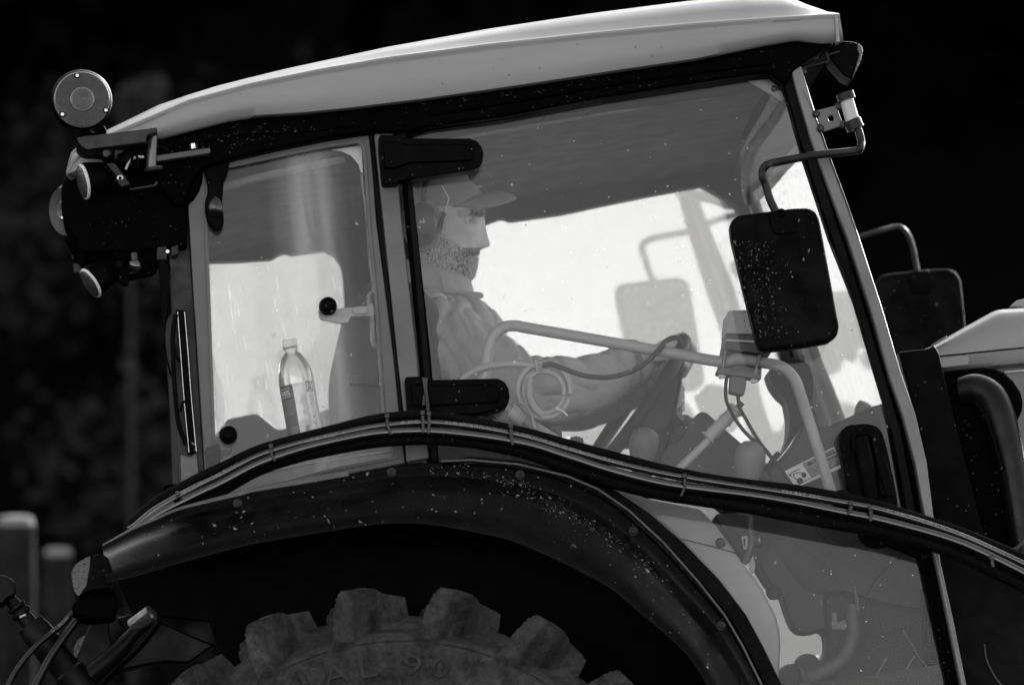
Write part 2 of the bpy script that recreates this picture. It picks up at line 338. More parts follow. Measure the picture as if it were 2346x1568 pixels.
# ------------------------------------------------------------------ the tractor: base point and main body
CY = 0.68                                        # centre plane of the cab; far side is the mirror image at 2*CY - y
FARY = 2 * CY
TYRE_C = P((916, 2082), -.30); TYRE_R = .635
GROUND_Z = TYRE_C[2] - TYRE_R
TR = new_root('tractor', (TYRE_C[0], CY, GROUND_Z))
tag(TR, 'pale painted farm tractor with glazed cab climbing a slope, its driver at the wheel', 'tractor')
def part(name, parent=None):                      # an empty part that only carries sub-parts
    e = bpy.data.objects.new(name, None); COL.objects.link(e); e.parent = parent or TR; e.empty_display_size = .05; return e
def xz(pts, y): q = np.array(PL(pts, y)); return q[np.argsort(q[:, 0])]

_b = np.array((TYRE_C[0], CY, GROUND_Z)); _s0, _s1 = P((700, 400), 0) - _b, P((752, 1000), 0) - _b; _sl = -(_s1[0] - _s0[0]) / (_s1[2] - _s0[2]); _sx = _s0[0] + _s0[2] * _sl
QGLASS = glass('quarter_glass', dust=.005, gloss=.012, speck=.12, patch=.4, smear_glare=[(_sx, _sl, .085, .16), (_sx - .015, _sl, .03, .12), (_sx + .035, _sl, .022, .09)], streak=.06)  # slanted pale bands: a reflection streak painted into the glass
# --- roof shell
sil = xz(px(152,392, 158,356, 172,340, 240,303, 363,242, 496,199, 652,160, 886,109, 1121,66, 1355,30, 1560,3, 1700,-12, 1790,-11, 1824,2, 1888,34, 1921,38), .06)
cre = xz(px(153,398, 163,372, 200,336, 262,303, 433,230, 574,192, 730,160, 886,133, 1121,102, 1355,77, 1590,55, 1746,44, 1886,35, 1923,34), -.088)
low = xz(px(154,402, 166,413, 190,396, 250,366, 300,338, 365,321, 519,281, 590,270, 691,264, 808,252, 965,233, 1121,211, 1277,188, 1433,164, 1590,141, 1746,108, 1824,95, 1850,99, 1880,101, 1923,99), -.07)
xs = np.linspace(max(sil[0, 0], cre[0, 0], low[0, 0]), cre[-1, 0], 110); secs = []
for x in xs:
    zs, zc, zl = (np.interp(x, q[:, 0], q[:, 2]) for q in (sil, cre, low)); zs = max(zs, zc + .002); e = min(1, (xs[-1] - x) / .02 + .5)
    dz = zs - zc; h = [(-.045, zl + .018), (-.066, zl + .0015), (-.072, zl), (-.084, zl + .004), (-.092, zl + .35 * (zc - zl)), (-.091, zl + .8 * (zc - zl)), (-.0905, zc - .009), (-.094, zc - .004), (-.0935, zc + .001), (-.087, zc + .0035),
         (-.078, zc + .06 * dz + .003), (-.06, zc + .36 * dz), (-.02, zc + .70 * dz), (.03, zc + .92 * dz), (.09, zs + .002), (.25, zs + .012), (CY, zs + .02)]
    m = [(FARY - y, z) for (y, z) in h[-2::-1]]; secs.append([(x, y, z) for y, z in h + m])
roof = loft('roof', secs, PAINT, TR, angle=50)
roof.data.materials.append(BLACK); _k = len(secs[0])
for _i in range(len(secs) - 1): roof.data.polygons[_i * _k + _k - 1].material_index = 1      # dark underside
band('trim_strip', px(1916,37, 1918,68, 1920,97), 7, -.099, -.06, PAINT, roof, bevel=.002)
# --- black rails under the roof, near and far
roofline = px(358,322, 519,276, 590,265, 691,258, 808,246, 965,228, 1121,205, 1277,182, 1433,158, 1590,135, 1746,101, 1824,88, 1880,94, 1915,97)
rail_bot = px(1850,140, 1816,165, 1800,196, 1760,166, 1704,174, 1527,201, 1375,225, 1149,268, 983,290, 940,300, 905,302, 850,302, 745,318, 636,340, 527,365, 470,383, 440,415, 425,470, 400,470, 375,440, 352,400)
upper_rail = slab('upper_rail', roofline + rail_bot, -.052, .05, BLACK, TR, bevel=.008)
band('rail_lip', px(380,352, 470,322, 560,306, 690,300, 830,286), 5, -.058, -.04, BLACK, upper_rail)
band('rail_lip', px(985,262, 1200,228, 1433,188, 1640,160, 1770,143), 6, -.060, -.04, BLACK, upper_rail)
# --- rear quarter window
q_in = rounded(px(474,394, 527,380, 636,357, 745,335, 828,322, 836,350, 846,520, 858,640, 863,704, 878,941, 905,1030, 912,1046, 760,1075, 640,1108, 560,1140, 508,1130, 490,1003, 479,702, 472,515), [14, 40, 40, 40, 16, 30] + [20] * 14)
q_out = px(430,468, 436,425, 470,386, 527,366, 636,341, 745,319, 841,305, 848,312, 863,509, 888,700, 904,825, 915,945, 929,1060, 760,1094, 640,1127, 540,1167, 475,1150, 469,1078, 445,702)
qw = slab('quarter_window', q_out, -.008, .035, PAINTG, TR, bevel=.004, holes=[q_in])
q_gl = px(462,380, 527,370, 636,347, 745,325, 838,312, 846,350, 856,520, 868,640, 874,704, 888,941, 915,1034, 920,1056, 760,1085, 640,1118, 560,1150, 500,1140, 480,1003, 469,702, 462,515)
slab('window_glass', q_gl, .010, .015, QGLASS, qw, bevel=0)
band('window_seal', q_in, 7, -.012, .012, PAINTG, qw, closed=True, bevel=.002)
slab('corner_gusset', c3(1550,250, 1640,262, 1720,300, 1780,370, 1800,440, 1815,440, 1808,210), .03, .035, WHITE, qw, bevel=0)
tube('latch_rod', PL(c3(1808,440, 1818,560, 1850,800, 1880,1200, 1905,1400, 1902,1440, 1870,1470, 1865,1540), .03) + PL(c4(1535,130, 1540,200, 1556,300, 1560,440, 1575,485, 1608,490, 1622,600, 1645,940), .03), .0042, GALV, qw, n=4, k=8)
# window latch with black knob
la = slab('latch_arm', rounded(c4(1165,205, 1300,207, 1410,200, 1520,195, 1565,160, 1580,270, 1510,262, 1395,270, 1390,310, 1330,315, 1180,285, 1165,250), 12), .025, .05, BAR, qw, bevel=.003)
slab('latch_plate', rounded(c4(1412,195, 1525,190, 1530,243, 1415,252), 10), .015, .025, BAR, la, bevel=.002)
for q in c4(1440,222, 1507,215): bolt(q, 4, .015, BAR, la, washer=False, name='rivet')
def round_knob(p, r_units, y, parent, mat=BLACKP):
    r = r_units / 1100.
    return lathe('window_knob', [(r * .6, .02), (r * .95, .012), (r, 0), (r * .96, -.012), (r * .82, -.020), (r * .5, -.0235), (r * .45, -.022), (0, -.0225)], P(p, y), (0, 1, 0), mat, parent, k=32)
round_knob(c4(1234, 192)[0], 21, -.012, qw); round_knob(c4(503, 1137)[0], 21, -.012, qw)
slab('hinge_block', c4(440,1240, 470,1250, 530,1205, 528,1265, 450,1310), .018, .03, CONSOLE, qw, bevel=.002)
slab('reflector_plate', rounded(c4(335,1235, 425,1198, 440,1215, 445,1400, 332,1440), 8), -.014, -.009, surf('grained_plate', .05, .6, .3, bump=1.0, bscale=260), qw, bevel=.002)
# --- B pillar
bp = slab('door_pillar', px(855,292, 901,288, 921,509, 957,825, 966,945, 984,1049, 931,1059, 925,945, 911,825, 878,509), -.022, .06, PAINTG, TR, bevel=.004)
band('pillar_seal', px(848,295, 870,509, 907,825, 919,945, 932,1062), 9, -.016, .03, RUBBER, bp)
# --- door: frame, seal, glass, hinges
g_top = px(934,330, 938,314, 960,300, 983,296, 1149,274, 1375,229, 1527,206, 1704,178, 1754,170, 1775,174, 1788,190, 1805,236, 1838,358, 1900,545, 1957,691, 2024,918, 2070,1173, 2103,1280, 2167,1568, 2182,1640)
g_low = px(1806,1640, 1790,1568, 1752,1490, 1712,1410, 1652,1326, 1572,1242, 1491,1169, 1405,1120, 1300,1085, 1187,1062, 1077,1050, 1000,1052, 996,1015, 988,870, 954,509)
dr = part('door')
slab('door_glass', g_top + g_low, .002, .008, NEARGLASS, dr, bevel=0)
band('door_frame', px(993,1060, 984,945, 975,825, 944,525, 926,345, 930,318, 950,300, 985,290, 1149,266, 1375,221, 1527,198, 1704,170, 1757,161, 1786,167, 1800,184, 1816,230, 1849,352, 1911,540, 1968,685, 2036,912, 2082,1170, 2116,1280, 2180,1568, 2195,1640), [26] * 4 + [18] * 11 + [22] * 11, -.018, .03, BLACK, dr)
band('door_seal', px(996,1056, 980,870, 951,560, 937,400), [13] * 4, -.026, .0, RUBBER, dr)
band('door_seal', px(917,316, 924,299, 946,284, 985,275, 1149,250, 1375,214, 1527,190, 1678,166, 1754,156, 1788,163, 1804,182, 1818,222, 1842,305, 1897,480, 1960,670, 2014,855, 2053,984, 2090,1183, 2122,1280), 20, -.030, .0, RUBBER, dr)
h_up = e2(165,235, 200,215, 375,215, 580,270, 1500,270, 1600,310, 1670,400, 1700,490, 1680,620, 1620,700, 1500,740, 640,860, 440,900, 440,935, 230,945, 205,900, 160,400)
hg = slab('hinge', h_up, -.075, -.012, BLACKP, dr, bevel=.010, seg=3)
slab('hinge_rib', e2(215,310, 380,310, 600,352, 1480,350, 1545,400, 1545,560, 1500,600, 600,635, 420,705, 250,722), -.082, -.07, BLACKP, hg, bevel=.006)
h_lo = e3(485,225, 510,215, 680,208, 830,255, 1690,235, 1780,270, 1840,370, 1855,480, 1830,580, 1740,650, 1380,710, 830,720, 550,715, 515,620)
hg = slab('hinge', h_lo, -.075, -.012, BLACKP, dr, bevel=.010, seg=3)
slab('hinge_rib', e3(560,300, 800,320, 1650,310, 1720,380, 1720,520, 1650,560, 860,600, 580,600), -.081, -.07, BLACKP, hg, bevel=.006)
gs = slab('glass_gusset', c7(855,490, 980,480, 1060,478, 1110,510, 1170,680), .012, .018, INNER, dr, bevel=.001)
bolt(c7(1092,560)[0], 8, .010, CONSOLED, gs)
# door handle: black shell on the lower front of the glass
dh = slab('door_handle', rounded(d1(1190,930, 1195,880, 1230,825, 1300,808, 1390,805, 1450,820, 1490,860, 1530,990, 1600,1350, 1610,1480, 1300,1480, 1255,1300), 10), -.055, -.004, BLACKP, dr, bevel=.008, seg=3)
tube('handle_grip', PL(d1(1300,985, 1300,890, 1340,875, 1400,872, 1425,900, 1440,960, 1500,1300), -.062), .007, BLACKP, dh, n=6)
tube('handle_ridge', PL(d1(1345,900, 1380,1100, 1420,1330), -.06), [.016, .02, .016], BLACKP, dh, k=16)
tube('handle_ridge', PL(d1(1470,1030, 1510,1180, 1545,1310), -.058), [.014, .017, .014], BLACKP, dh, k=16)
lathe('lock_button', [(.013, 0), (.021, .012), (.022, .03), (.016, .042), (0, .044)], P(d1(1205,1345)[0], -.03), (0, -1, 0), RUBBER, dh)
slab('dark_latch_case', d2(1395,385, 1420,430, 1455,455, 1520,465, 1560,455, 1640,480, 1730,520, 1850,500, 1800,330, 1500,260), -.03, -.006, BLACKP, dr, bevel=.005)
# --- A pillar (near) and windscreen edge
ap = band('windscreen_pillar', px(1818,138, 1840,212, 1870,314, 1911,428, 1953,540, 2006,703, 2050,855, 2083,950, 2110,1060, 2128,1180, 2150,1290, 2178,1420, 2210,1580), [26, 28, 28, 28, 29, 29, 30, 30, 28, 22, 12, 14, 14], -.045, .05, PAINTR, TR, bevel=.011)
band('pillar_groove', px(1800,150, 1830,255, 1868,375, 1925,520, 1985,700, 2030,860, 2070,985, 2100,1120, 2116,1190), 20, -.012, .04, BLACK, ap)
band('weather_strip', px(1838,205, 1860,250, 1880,300, 1905,372, 1940,465, 1967,547), 4, -.045, -.02, DARKSTEEL, ap, bevel=.001)
band('pillar_lower_rail', px(2128,1240, 2150,1330, 2185,1500, 2212,1640), 34, -.02, .04, BLACK, ap)  # black rail continuing the pillar below the hoses
# --- fender
T0 = np.array(px(236,1247, 244,1242, 311,1206, 358,1186, 418,1161, 550,1130, 585,1121, 695,1103, 804,1084, 930,1063, 990,1060, 1077,1060, 1176,1068, 1269,1088, 1340,1115, 1405,1152, 1465,1203, 1525,1259, 1606,1350, 1666,1424, 1706,1490, 1746,1568, 1790,1670))
T2 = np.array(px(244,1332, 254,1330, 300,1320, 350,1306, 430,1282, 560,1248, 640,1233, 762,1213, 861,1199, 936,1196, 1000,1201, 1059,1211, 1120,1223, 1178,1238, 1240,1264, 1307,1295, 1360,1323, 1406,1350, 1465,1400, 1525,1450, 1578,1502, 1622,1568, 1680,1670))
T0s, T2s = catmull(T0, 6), catmull(T2, 6)
prof = [(0, -.20), (.02, -.236), (.06, -.248), (.11, -.250), (.18, -.256), (.26, -.268), (.36, -.300), (.48, -.325), (.60, -.342), (.72, -.362), (.84, -.378), (.94, -.385), (1.0, -.386)]
secs = []
for a, b in zip(T0s, T2s):
    row = [P(a, -.236) + [0, .23, 0]]
    for s, y in prof: row.append(P(a * (1 - s) + b * s, y))
    e = P(b, -.386); row += [e + [0, .008, .006], e + [0, .035, .008]]; secs.append(row)
fd = loft('fender', secs, MUDBLACK, TR, closed=False, caps=False, angle=60)
so = fd.modifiers.new('solid', 'SOLIDIFY'); so.thickness = .004; so.offset = 0
for q in d7(325,432, 970,302, 1508,313, 1982,548) + d2(615,905) + d5(875,637):
    bolt(q, 10.5, -.266, WORNBLACK, fd)
band('fender_edge_seal', px(992,1066, 1077,1052, 1187,1064, 1300,1092, 1405,1136, 1480,1188, 1555,1255, 1634,1338, 1694,1416, 1734,1490, 1772,1568, 1815,1660), [8, 16, 20, 24, 30, 32, 34, 36, 36, 36, 36, 36], -.10, -.02, RUBBER, fd, bevel=.012)
band('fender_bead', px(1010,1056, 1077,1053, 1187,1063, 1300,1090, 1370,1120, 1440,1168, 1520,1242, 1600,1332, 1660,1408, 1702,1480, 1745,1568, 1785,1660), 6, -.252, -.235, surf('worn_edge', .03, .35, .5, var=.5, vscale=30), fd, bevel=.0025)
def fender_y(q):                                  # depth of the fender face under a survey point
    q = np.array(q); ab = T2s - T0s; t_ = np.clip(((q - T0s) * ab).sum(1) / (ab * ab).sum(1), 0, 1); d_ = np.linalg.norm(q - T0s - ab * t_[:, None], axis=1)
    return float(np.interp(t_[d_.argmin()], [p_[0] for p_ in prof], [p_[1] for p_ in prof]))
SPLAT = surf('dried_splash', .15, .8, .2, var=.35, vscale=60)
def specks(name, items, mat, parent):
    """ragged flakes of dried dirt: (x, y, depth, length, width, angle)"""
    V = []; F = []
    for (x_, y_, d_, l_, w_, a_) in items:
        c_, s_ = math.cos(a_), math.sin(a_); b_ = len(V); k_ = 6
        for j in range(k_):
            t_ = 2 * math.pi * j / k_; rr = RNG.uniform(.6, 1.15); u_, v_ = l_ * .5 * rr * math.cos(t_), w_ * .5 * rr * math.sin(t_); V.append(P((x_ + u_ * c_ - v_ * s_, y_ + u_ * s_ + v_ * c_), d_ - .0042))
        V.append(P((x_, y_), d_ - .0058)); F += [(b_ + j, b_ + (j + 1) % k_, b_ + k_) for j in range(k_)]
    o = build(name, V, F, mat, parent); o['kind'] = 'stuff'; return o
it = []
for (x_, y_), l_, w_, a_ in zip(d7(350,470, 340,492, 230,526, 222,518, 318,540, 310,534, 385,516, 180,600, 178,575, 640,408, 640,430, 690,485, 705,505, 728,530, 838,508, 860,520, 1157,466, 495,535, 395,550, 560,385, 605,388, 715,384, 780,462, 890,424, 905,466, 1060,382, 1150,380, 1275,374, 1430,455, 1650,465), [26, 14, 16, 10, 20, 14, 16, 10, 14, 12, 16, 12, 22, 14, 16, 14, 12, 5, 7, 10, 5, 7, 6, 8, 6, 6, 6, 7, 18, 10], [9, 6, 9, 5, 11, 6, 7, 5, 3, 8, 5, 7, 4, 3, 7, 4, 6, 3, 4, 4, 4, 4, 4, 5, 4, 3, 3, 4, 3, 4], [2.2, 2.0, .2, 0, .3, 1.5, -.4, 1.5, 1.5, 1.5, 1.5, .6, 1.1, 1.3, .3, .6, .7, 0, 1.2, 0, 0, 0, .8, 0, 0, 0, 1.4, -.6, 2.4, .7]): it.append((x_, y_, fender_y((x_, y_)), l_ * .62, w_ * .62, a_))
specks('dried_splashes', it, SPLAT, fd)
crest = np.array(d7(1150,275, 1260,283, 1400,305, 1480,335, 1560,372, 1640,415, 1740,462, 1850,525, 1950,590, 2050,680) + d2(190,520, 290,640, 380,760, 480,880)); it = []
cl_ = catmull(crest, 10)
for _ in range(900):
    q = cl_[min(len(cl_) - 1, int(abs(RNG.normal(.5, .25)) % 1 * len(cl_)))] + RNG.normal(0, 1, 2) * (8 if RNG.random() < .7 else 22) + [-6, 8]
    l_ = RNG.exponential(1.5) + .7; it.append((q[0], q[1], fender_y(q), min(l_, 9), min(l_, 9) * RNG.uniform(.3, .7), RNG.uniform(.2, 1.2)))
for _ in range(90):
    k_ = RNG.integers(0, len(T0s)); t_ = RNG.uniform(.2, .97); q = T0s[k_] * (1 - t_) + T2s[k_] * t_; l_ = RNG.exponential(1.6) + .8; it.append((q[0], q[1], fender_y(q), min(l_, 6), min(l_, 6) * .5, RNG.uniform(0, 3)))
specks('mud_specks', it, SPLAT, fd)
# body-coloured sheet metal under the hoses, left of the wheel arch
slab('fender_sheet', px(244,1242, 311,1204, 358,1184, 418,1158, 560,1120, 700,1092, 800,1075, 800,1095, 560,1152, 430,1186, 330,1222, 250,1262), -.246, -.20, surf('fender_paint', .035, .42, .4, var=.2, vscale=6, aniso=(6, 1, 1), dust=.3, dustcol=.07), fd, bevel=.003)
# inner wheel arch wall and lower body
slab('arch_wall', px(255,1300, 560,1225, 936,1160, 1240,1210, 1460,1330, 1700,1560, 1900,1900, 1900,2500, 700,2500, 560,1700, 480,1420, 300,1400), -.03, .02, surf('arch_black', .0012, .8, .05), TR, bevel=0)
slab('chassis', px(600,1700, 2600,1500, 2700,2200, 600,2400), .25, FARY - .25, surf('chassis_black', .002, .7, .1), TR, bevel=.01)
# --- rear tyre with lugs
tz = -.30; TW = .21                               # half width
prof_r = [(.40, .30), (.36, .31), (.36, .20), (.40, .155), (.46, .165), (.52, .172), (.538, .164), (.547, .145), (.553, .12), (.560, .095), (.572, .075), (.584, .055), (.592, .03), (.594, 0.0)]
prof_r = prof_r[2:]; pr = np.array(prof_r); ss = np.linspace(0, len(pr) - 1, 56); pr = np.stack([np.interp(ss, range(len(pr)), pr[:, i]) for i in range(2)], 1)
half = [(r, -w) for r, w in pr]; full = half + [(r, -w) for r, w in [(a, -b) for a, b in [(p[0], p[1]) for p in pr[::-1][1:]]]]
NT = 1000; V = []; F = []; NL = 20; off = rad(13.4)
full = np.array(full); M = len(full); ths = np.arange(NT) / NT * 2 * math.pi
FR, FW = np.broadcast_to(full[:, 0], (NT, M)), np.broadcast_to(full[:, 1], (NT, M)); TH = np.broadcast_to(ths[:, None], (NT, M)); AW = np.abs(FW)
cph = ((TH - off) * NL / (2 * math.pi) + np.where(FW < 0, 0, .04) - (.17 - np.minimum(AW, .172)) * 5.0) % 1.0; dph = np.minimum(cph, 1 - cph)
hw = np.where(AW > .02, .082 + np.where(AW > .10, .07 * np.clip((.560 - FR) / .03, 0, 1), 0), 0); kk = np.clip((hw + .022 - dph) / .036, 0, 1); kk = kk * kk * (3 - 2 * kk)
fade = np.clip((FR - .538) / .012, 0, 1); wob = np.array([[mnoise.noise(Vector((math.cos(t_) * 26, math.sin(t_) * 26, w_ * 30 + r_ * 20))) for r_, w_ in full] for t_ in ths]) * .0014
RR = FR + (.642 - .012 * np.clip((.15 - AW) / .12, 0, 1) - FR) * kk * fade * np.clip((AW - .012) / .01, 0, 1) + wob; WW = FW + np.sign(FW) * kk * np.clip((FR - .520) / .02, 0, 1) * np.clip((AW - .070) / .02, 0, 1) * np.maximum(0, .188 - AW)
V = (TYRE_C + np.stack([RR * np.sin(TH), WW, RR * np.cos(TH)], -1)).reshape(-1, 3)
for i in range(NT):
    j2 = (i + 1) % NT
    for j in range(M - 1): F.append((i * M + j, i * M + j + 1, j2 * M + j + 1, j2 * M + j))
wh = part('rear_wheel'); ty = build('tyre', V, F, TYRE, wh, smooth=True, angle=42)
lathe('rim', [(.37, -.15), (.34, -.16), (.33, -.09), (.28, -.05), (.12, -.08), (.0, -.085)], TYRE_C, (0, 1, 0), PAINTG, wh, k=64)
lathe('tyre_rib', [(.536, -.160), (.534, -.1705), (.530, -.1715), (.527, -.160)], TYRE_C, (0, 1, 0), TYRE, wh, k=160)
# raised lettering on the sidewall
for ch, (a0, hgt) in zip('RADIAL90', [(-38, 1), (-31.5, 1), (-24.5, 1), (-15.5, 1), (-10.8, 1), (-1.5, 1), (9, 1), (15.5, 1)]):
    for ring, (dr_, dy) in enumerate(((0, -.0), (.0, -.0))):
        if ring: continue
        v, f, w = text_verts(ch); Vv = []
        for q in v:
            rr = .462 + q[1] / .72 * .042; th = rad(a0) + q[0] * .175; Vv.append(TYRE_C + [rr * math.sin(th), -.1705, rr * math.cos(th)])
        o = build('sidewall_letter', Vv, f, surf('tyre_letter', .022, .8, .15, var=.8, vscale=40, dust=.5, dustcol=.05), wh)
        s = o.modifiers.new('solid', 'SOLIDIFY'); s.thickness = .006; s.offset = 0
# far rear wheel and front wheels (mostly out of view)
lathe('far_tyre', [(.36, -.2), (.50, -.21), (.60, -.16), (.63, 0), (.60, .16), (.50, .21), (.36, .2)], TYRE_C + [0, 2 * (CY - TYRE_C[1]), 0], (0, 1, 0), TYRE, TR, k=64)
for yy in (-.12, FARY + .12): lathe('front_tyre', [(.25, -.14), (.36, -.15), (.44, -.1), (.46, 0), (.44, .1), (.36, .15), (.25, .14)], np.array([TYRE_C[0] + 2.0, yy, GROUND_Z + .46]), (0, 1, 0), TYRE, TR, k=64)
# --- tail light on the fender end
tl = slab('tail_light', d5(720,562, 822,575, 842,620, 852,830, 720,850, 600,890, 660,800, 690,640), -.37, -.22, BLACKP, TR, bevel=.006)
slab('lens', rounded(d5(585,640, 630,608, 700,572, 690,640, 695,720, 716,790, 680,850, 592,893, 560,830, 548,720, 560,670), 8), -.365, -.24, surf('ribbed_lens', .006, .2, .6, var=.7, vscale=60, bump=1.0, bscale=130, speck=.2, speckcol=.08, speckscale=120), tl, bevel=.008, seg=3)
slab('light_bracket', rounded(d5(545,960, 600,890, 740,855, 870,830, 900,900, 885,1052, 650,1070, 560,1020), 14), -.33, -.2, BLACK, TR, bevel=.012)
tube('coiled_wire', PL(d5(600,885, 700,862, 870,840), -.335), .0045, BLACKP, TR, k=8)
slab('fender_end_lip', d5(818,478, 838,575, 845,640, 830,640, 820,560), -.25, -.2, PAINTG, fd, bevel=.002)
# ------------------------------------------------------------------ hoses along the cab side
h2 = np.array(px(296,1214, 311,1204, 358,1166, 444,1118, 507,1087, 585,1047, 660,1022, 741,1002, 843,980, 905,972, 966,968, 1018,970, 1106,981, 1210,1002, 1296,1028, 1406,1059, 1520,1085, 1627,1103, 1720,1117, 1825,1133, 1941,1153, 2000,1164, 2070,1183, 2144,1206, 2210,1230, 2271,1257, 2346,1292, 2420,1332))
xr = np.clip((h2[:, 0] - 900) / 700, 0, 1)
h1 = h2 + np.stack([np.zeros(len(h2)), -16 + 5 * xr], 1); h1[:, 1] -= 0; h3 = h2 + np.stack([0 * xr, 17 + 4 * xr], 1); h4 = h2 + np.stack([0 * xr, 30 + 16 * xr], 1)
for h, dd in ((h1, -1), (h3, 1), (h4, 2)): h[:, 1] += [3 * math.sin(x * .013 + dd) for x in h[:, 0]]
HP = {}
for nm, h, y, r, m in (('sleeved_hose', h1, -.125, 10.5, HOSER), ('printed_hose', h2, -.150, 8.2, HOSE), ('hose', h3, -.155, 11.5, HOSE), ('hose', h4, -.135, 16.5, HOSER)):
    pth = catmull(PL([tuple(q) for q in h], y), 8); HP[nm + str(int(r))] = pth
    V, F = sweep(pth, np.full(len(pth), r / 1100.), 18); o = build(nm, V, F, m, TR, smooth=True, angle=60); HP[nm + '_o'] = o
p2_, o2_ = HP['printed_hose8'], HP['printed_hose_o']; Xs = np.interp
def frac(xu):                                     # arc fraction at a survey x
    pts = catmull(h2, 8); seg = np.r_[0, np.cumsum(np.linalg.norm(np.diff(pts, axis=0), axis=1))]; return float(np.interp(xu, pts[:, 0], seg / seg[-1]))
for s, a, b, an in (('SAE 100R16 / SAE 100R2 Flame Resistant MSHA 2G-11C', 405, 547, .55), ('>', 683, 689, .1), ('\u2022', 694, 706, .1), ('POWERING PROGRESS\u2122', 709, 772, .1), ('>', 782, 788, .1), ('\u2022', 916, 926, .3), ('4M2T8.1', 932, 962, .3),
                    ('42.0 MPa (6000 PSI) 3/8 (9.5 mm) ISO 11237', 1017, 1160, .35), ('T6.1EN857 2SC / SAE 100R16 / SAE 100R2 Flame Resistant MSHA 2G-11C', 1178, 1425, .4), ('EN 857 2SC', 1790, 1880, .4), ('91C / EN857 2SC / SAE 100R16 / SAE 100R2 Flame Resistant MSHA 2G-11C', 2030, 2300, .5)):
    hose_text('hose_lettering', s, p2_, 8.2 / 1100, frac(a), frac(b), an, .0058, PRINT, o2_)
def zip_tie(top, bot, w=7, y=-.172, head=True, lean=0):
    (x0, y0), (x1, y1) = top, bot; z = slab('zip_tie', [(x0 - w / 2, y0), (x0 + w / 2, y0), (x0 + w / 2 + 1, (y0 + y1) / 2), (x1 + w / 2, y1), (x1 - w / 2, y1), (x0 - w / 2 + 1, (y0 + y1) / 2)], y, y + .035, ZIP, TR, bevel=.0015)
    if head: slab('zip_tie_head', [(x0 - w * .75, y0 - 5), (x0 + w * .7, y0 - 5), (x0 + w * .75, y0 + 6), (x0 - w * .7, y0 + 6)], y - .006, y + .01, ZIP, z, bevel=.0015)
for a, b in ((e3(250,720)[0], e3(305,975)[0]), (e3(715,680)[0], e3(720,950)[0]), (e3(795,690)[0], e3(790,960)[0]), (e3(1868,850)[0], e3(1895,1110)[0]), (c4(815,1215)[0], c4(845,1330)[0]), (d1(125,1165)[0], d1(100,1310)[0]), (d1(1275,1352)[0], d1(1250,1440)[0]), (d1(1412,1385)[0], d1(1412,1485)[0]), (d5(1362,95)[0], d5(1338,150)[0]), (d4(905,1372)[0], d4(916,1440)[0])): zip_tie(a, b)
slab('zip_strap', e3(705,215, 780,235, 775,370, 800,560, 805,665, 765,665, 740,450, 722,330), -.092, -.088, ZIP, TR, bevel=.001)
slab('zip_strap', e3(735,430, 750,590, 705,590, 720,460), -.094, -.090, ZIP, TR, bevel=.001)
# ------------------------------------------------------------------ near mirror
mo = c8(240,610, 255,560, 300,532, 480,508, 640,488, 750,484, 800,508, 825,560, 852,700, 955,1262, 940,1320, 885,1362, 700,1392, 480,1420, 430,1405, 405,1330, 325,1000, 250,690)
def mirror_head(pts, y, parent, th=.055):
    o = slab('mirror_shell', rounded(pts, 5, 2), y, y + th, MIRROR_BACK, parent, bevel=.016, seg=4); return o
mr = part('side_mirror'); mh = mirror_head(mo, -.16, mr)
slab('mirror_socket', rounded(c8(485,515, 640,495, 660,545, 680,650, 530,660, 508,600), 6), -.166, -.15, BLACKP, mh, bevel=.004)
lathe('socket_hole', [(.009, .004), (.008, -.004), (0, -.004)], P(c8(574,520)[0], -.166), (0, -1, 0), BLACK, mh, k=20)
mg = slab('mirror_glass', rounded([(a * .9 + 1797 * .1, b * .9 + 640 * .1) for a, b in mo], 5, 2), -.1045, -.102, STEEL, mh, bevel=0)
it = []
for _ in range(420):
    u_ = RNG.choice([310, 345, 395, 440, 495, 520, 560], p=[.2, .12, .2, .2, .16, .07, .05]); y_ = RNG.uniform(690, 1345); x_ = u_ + (y_ - 1000) * .13 + RNG.normal(0, 11); l_ = RNG.exponential(2.0) + .9
    q = c8(x_, y_)[0]; it.append((q[0], q[1], -.162, min(l_, 7), min(l_, 7) * RNG.uniform(.35, .8), rad(75) + RNG.normal(0, .5)))
for x_, y_, l_ in ((690, 570, 14), (755, 765, 18), (780, 585, 5), (720, 680, 6)): q = c8(x_, y_)[0]; it.append((q[0], q[1], -.162, l_ * .6, l_ * .4, 1.8))
specks('dirt_specks', it, surf('mirror_dirt', .075, .8, .2, var=.5, vscale=80), mh)
it = [(q[0] + RNG.normal(0, 4), q[1] + RNG.normal(0, 3), -.0545, 1.2 + RNG.exponential(2.5), 1 + RNG.exponential(.8), RNG.uniform(-.4, .4)) for q in c3(510,128, 600,165, 765,112, 745,45, 700,130, 725,215, 790,205, 870,160, 950,70, 985,140, 1000,100, 960,45, 910,100, 1100,110, 1160,80, 1250,100, 1370,70) for _ in range(5)] + [(q[0] + RNG.normal(0, 9), q[1] + RNG.normal(0, 3), -.0545, 1.5 + RNG.exponential(4), 1 + RNG.exponential(.5), -.15 + RNG.normal(0, .3)) for q in d8(1000,300, 1130,293, 1250,275, 1340,265, 1450,240, 1530,232, 1690,200) for _ in range(5)]
specks('dirt_specks', it, MATS['mirror_dirt'], upper_rail)
arm = PL(c7(1840,905, 1862,960, 1880,1040), -.06) + PL(c7(1868,1100, 1820,1125), -.075) + PL(c7(1480,1160, 1120,1225), -.12) + PL(c7(1030,1250, 992,1295, 988,1360), -.15) + PL(c8(470,330, 500,430, 545,525), -.145)
tube('mirror_arm', arm, 9.3 / 1100, WORNBLACK, mr, n=6, k=16)
cl = tube('mirror_clamp', PL(c7(1742,640, 1810,880), -.055), 16 / 1100, BAR, mr, k=24)
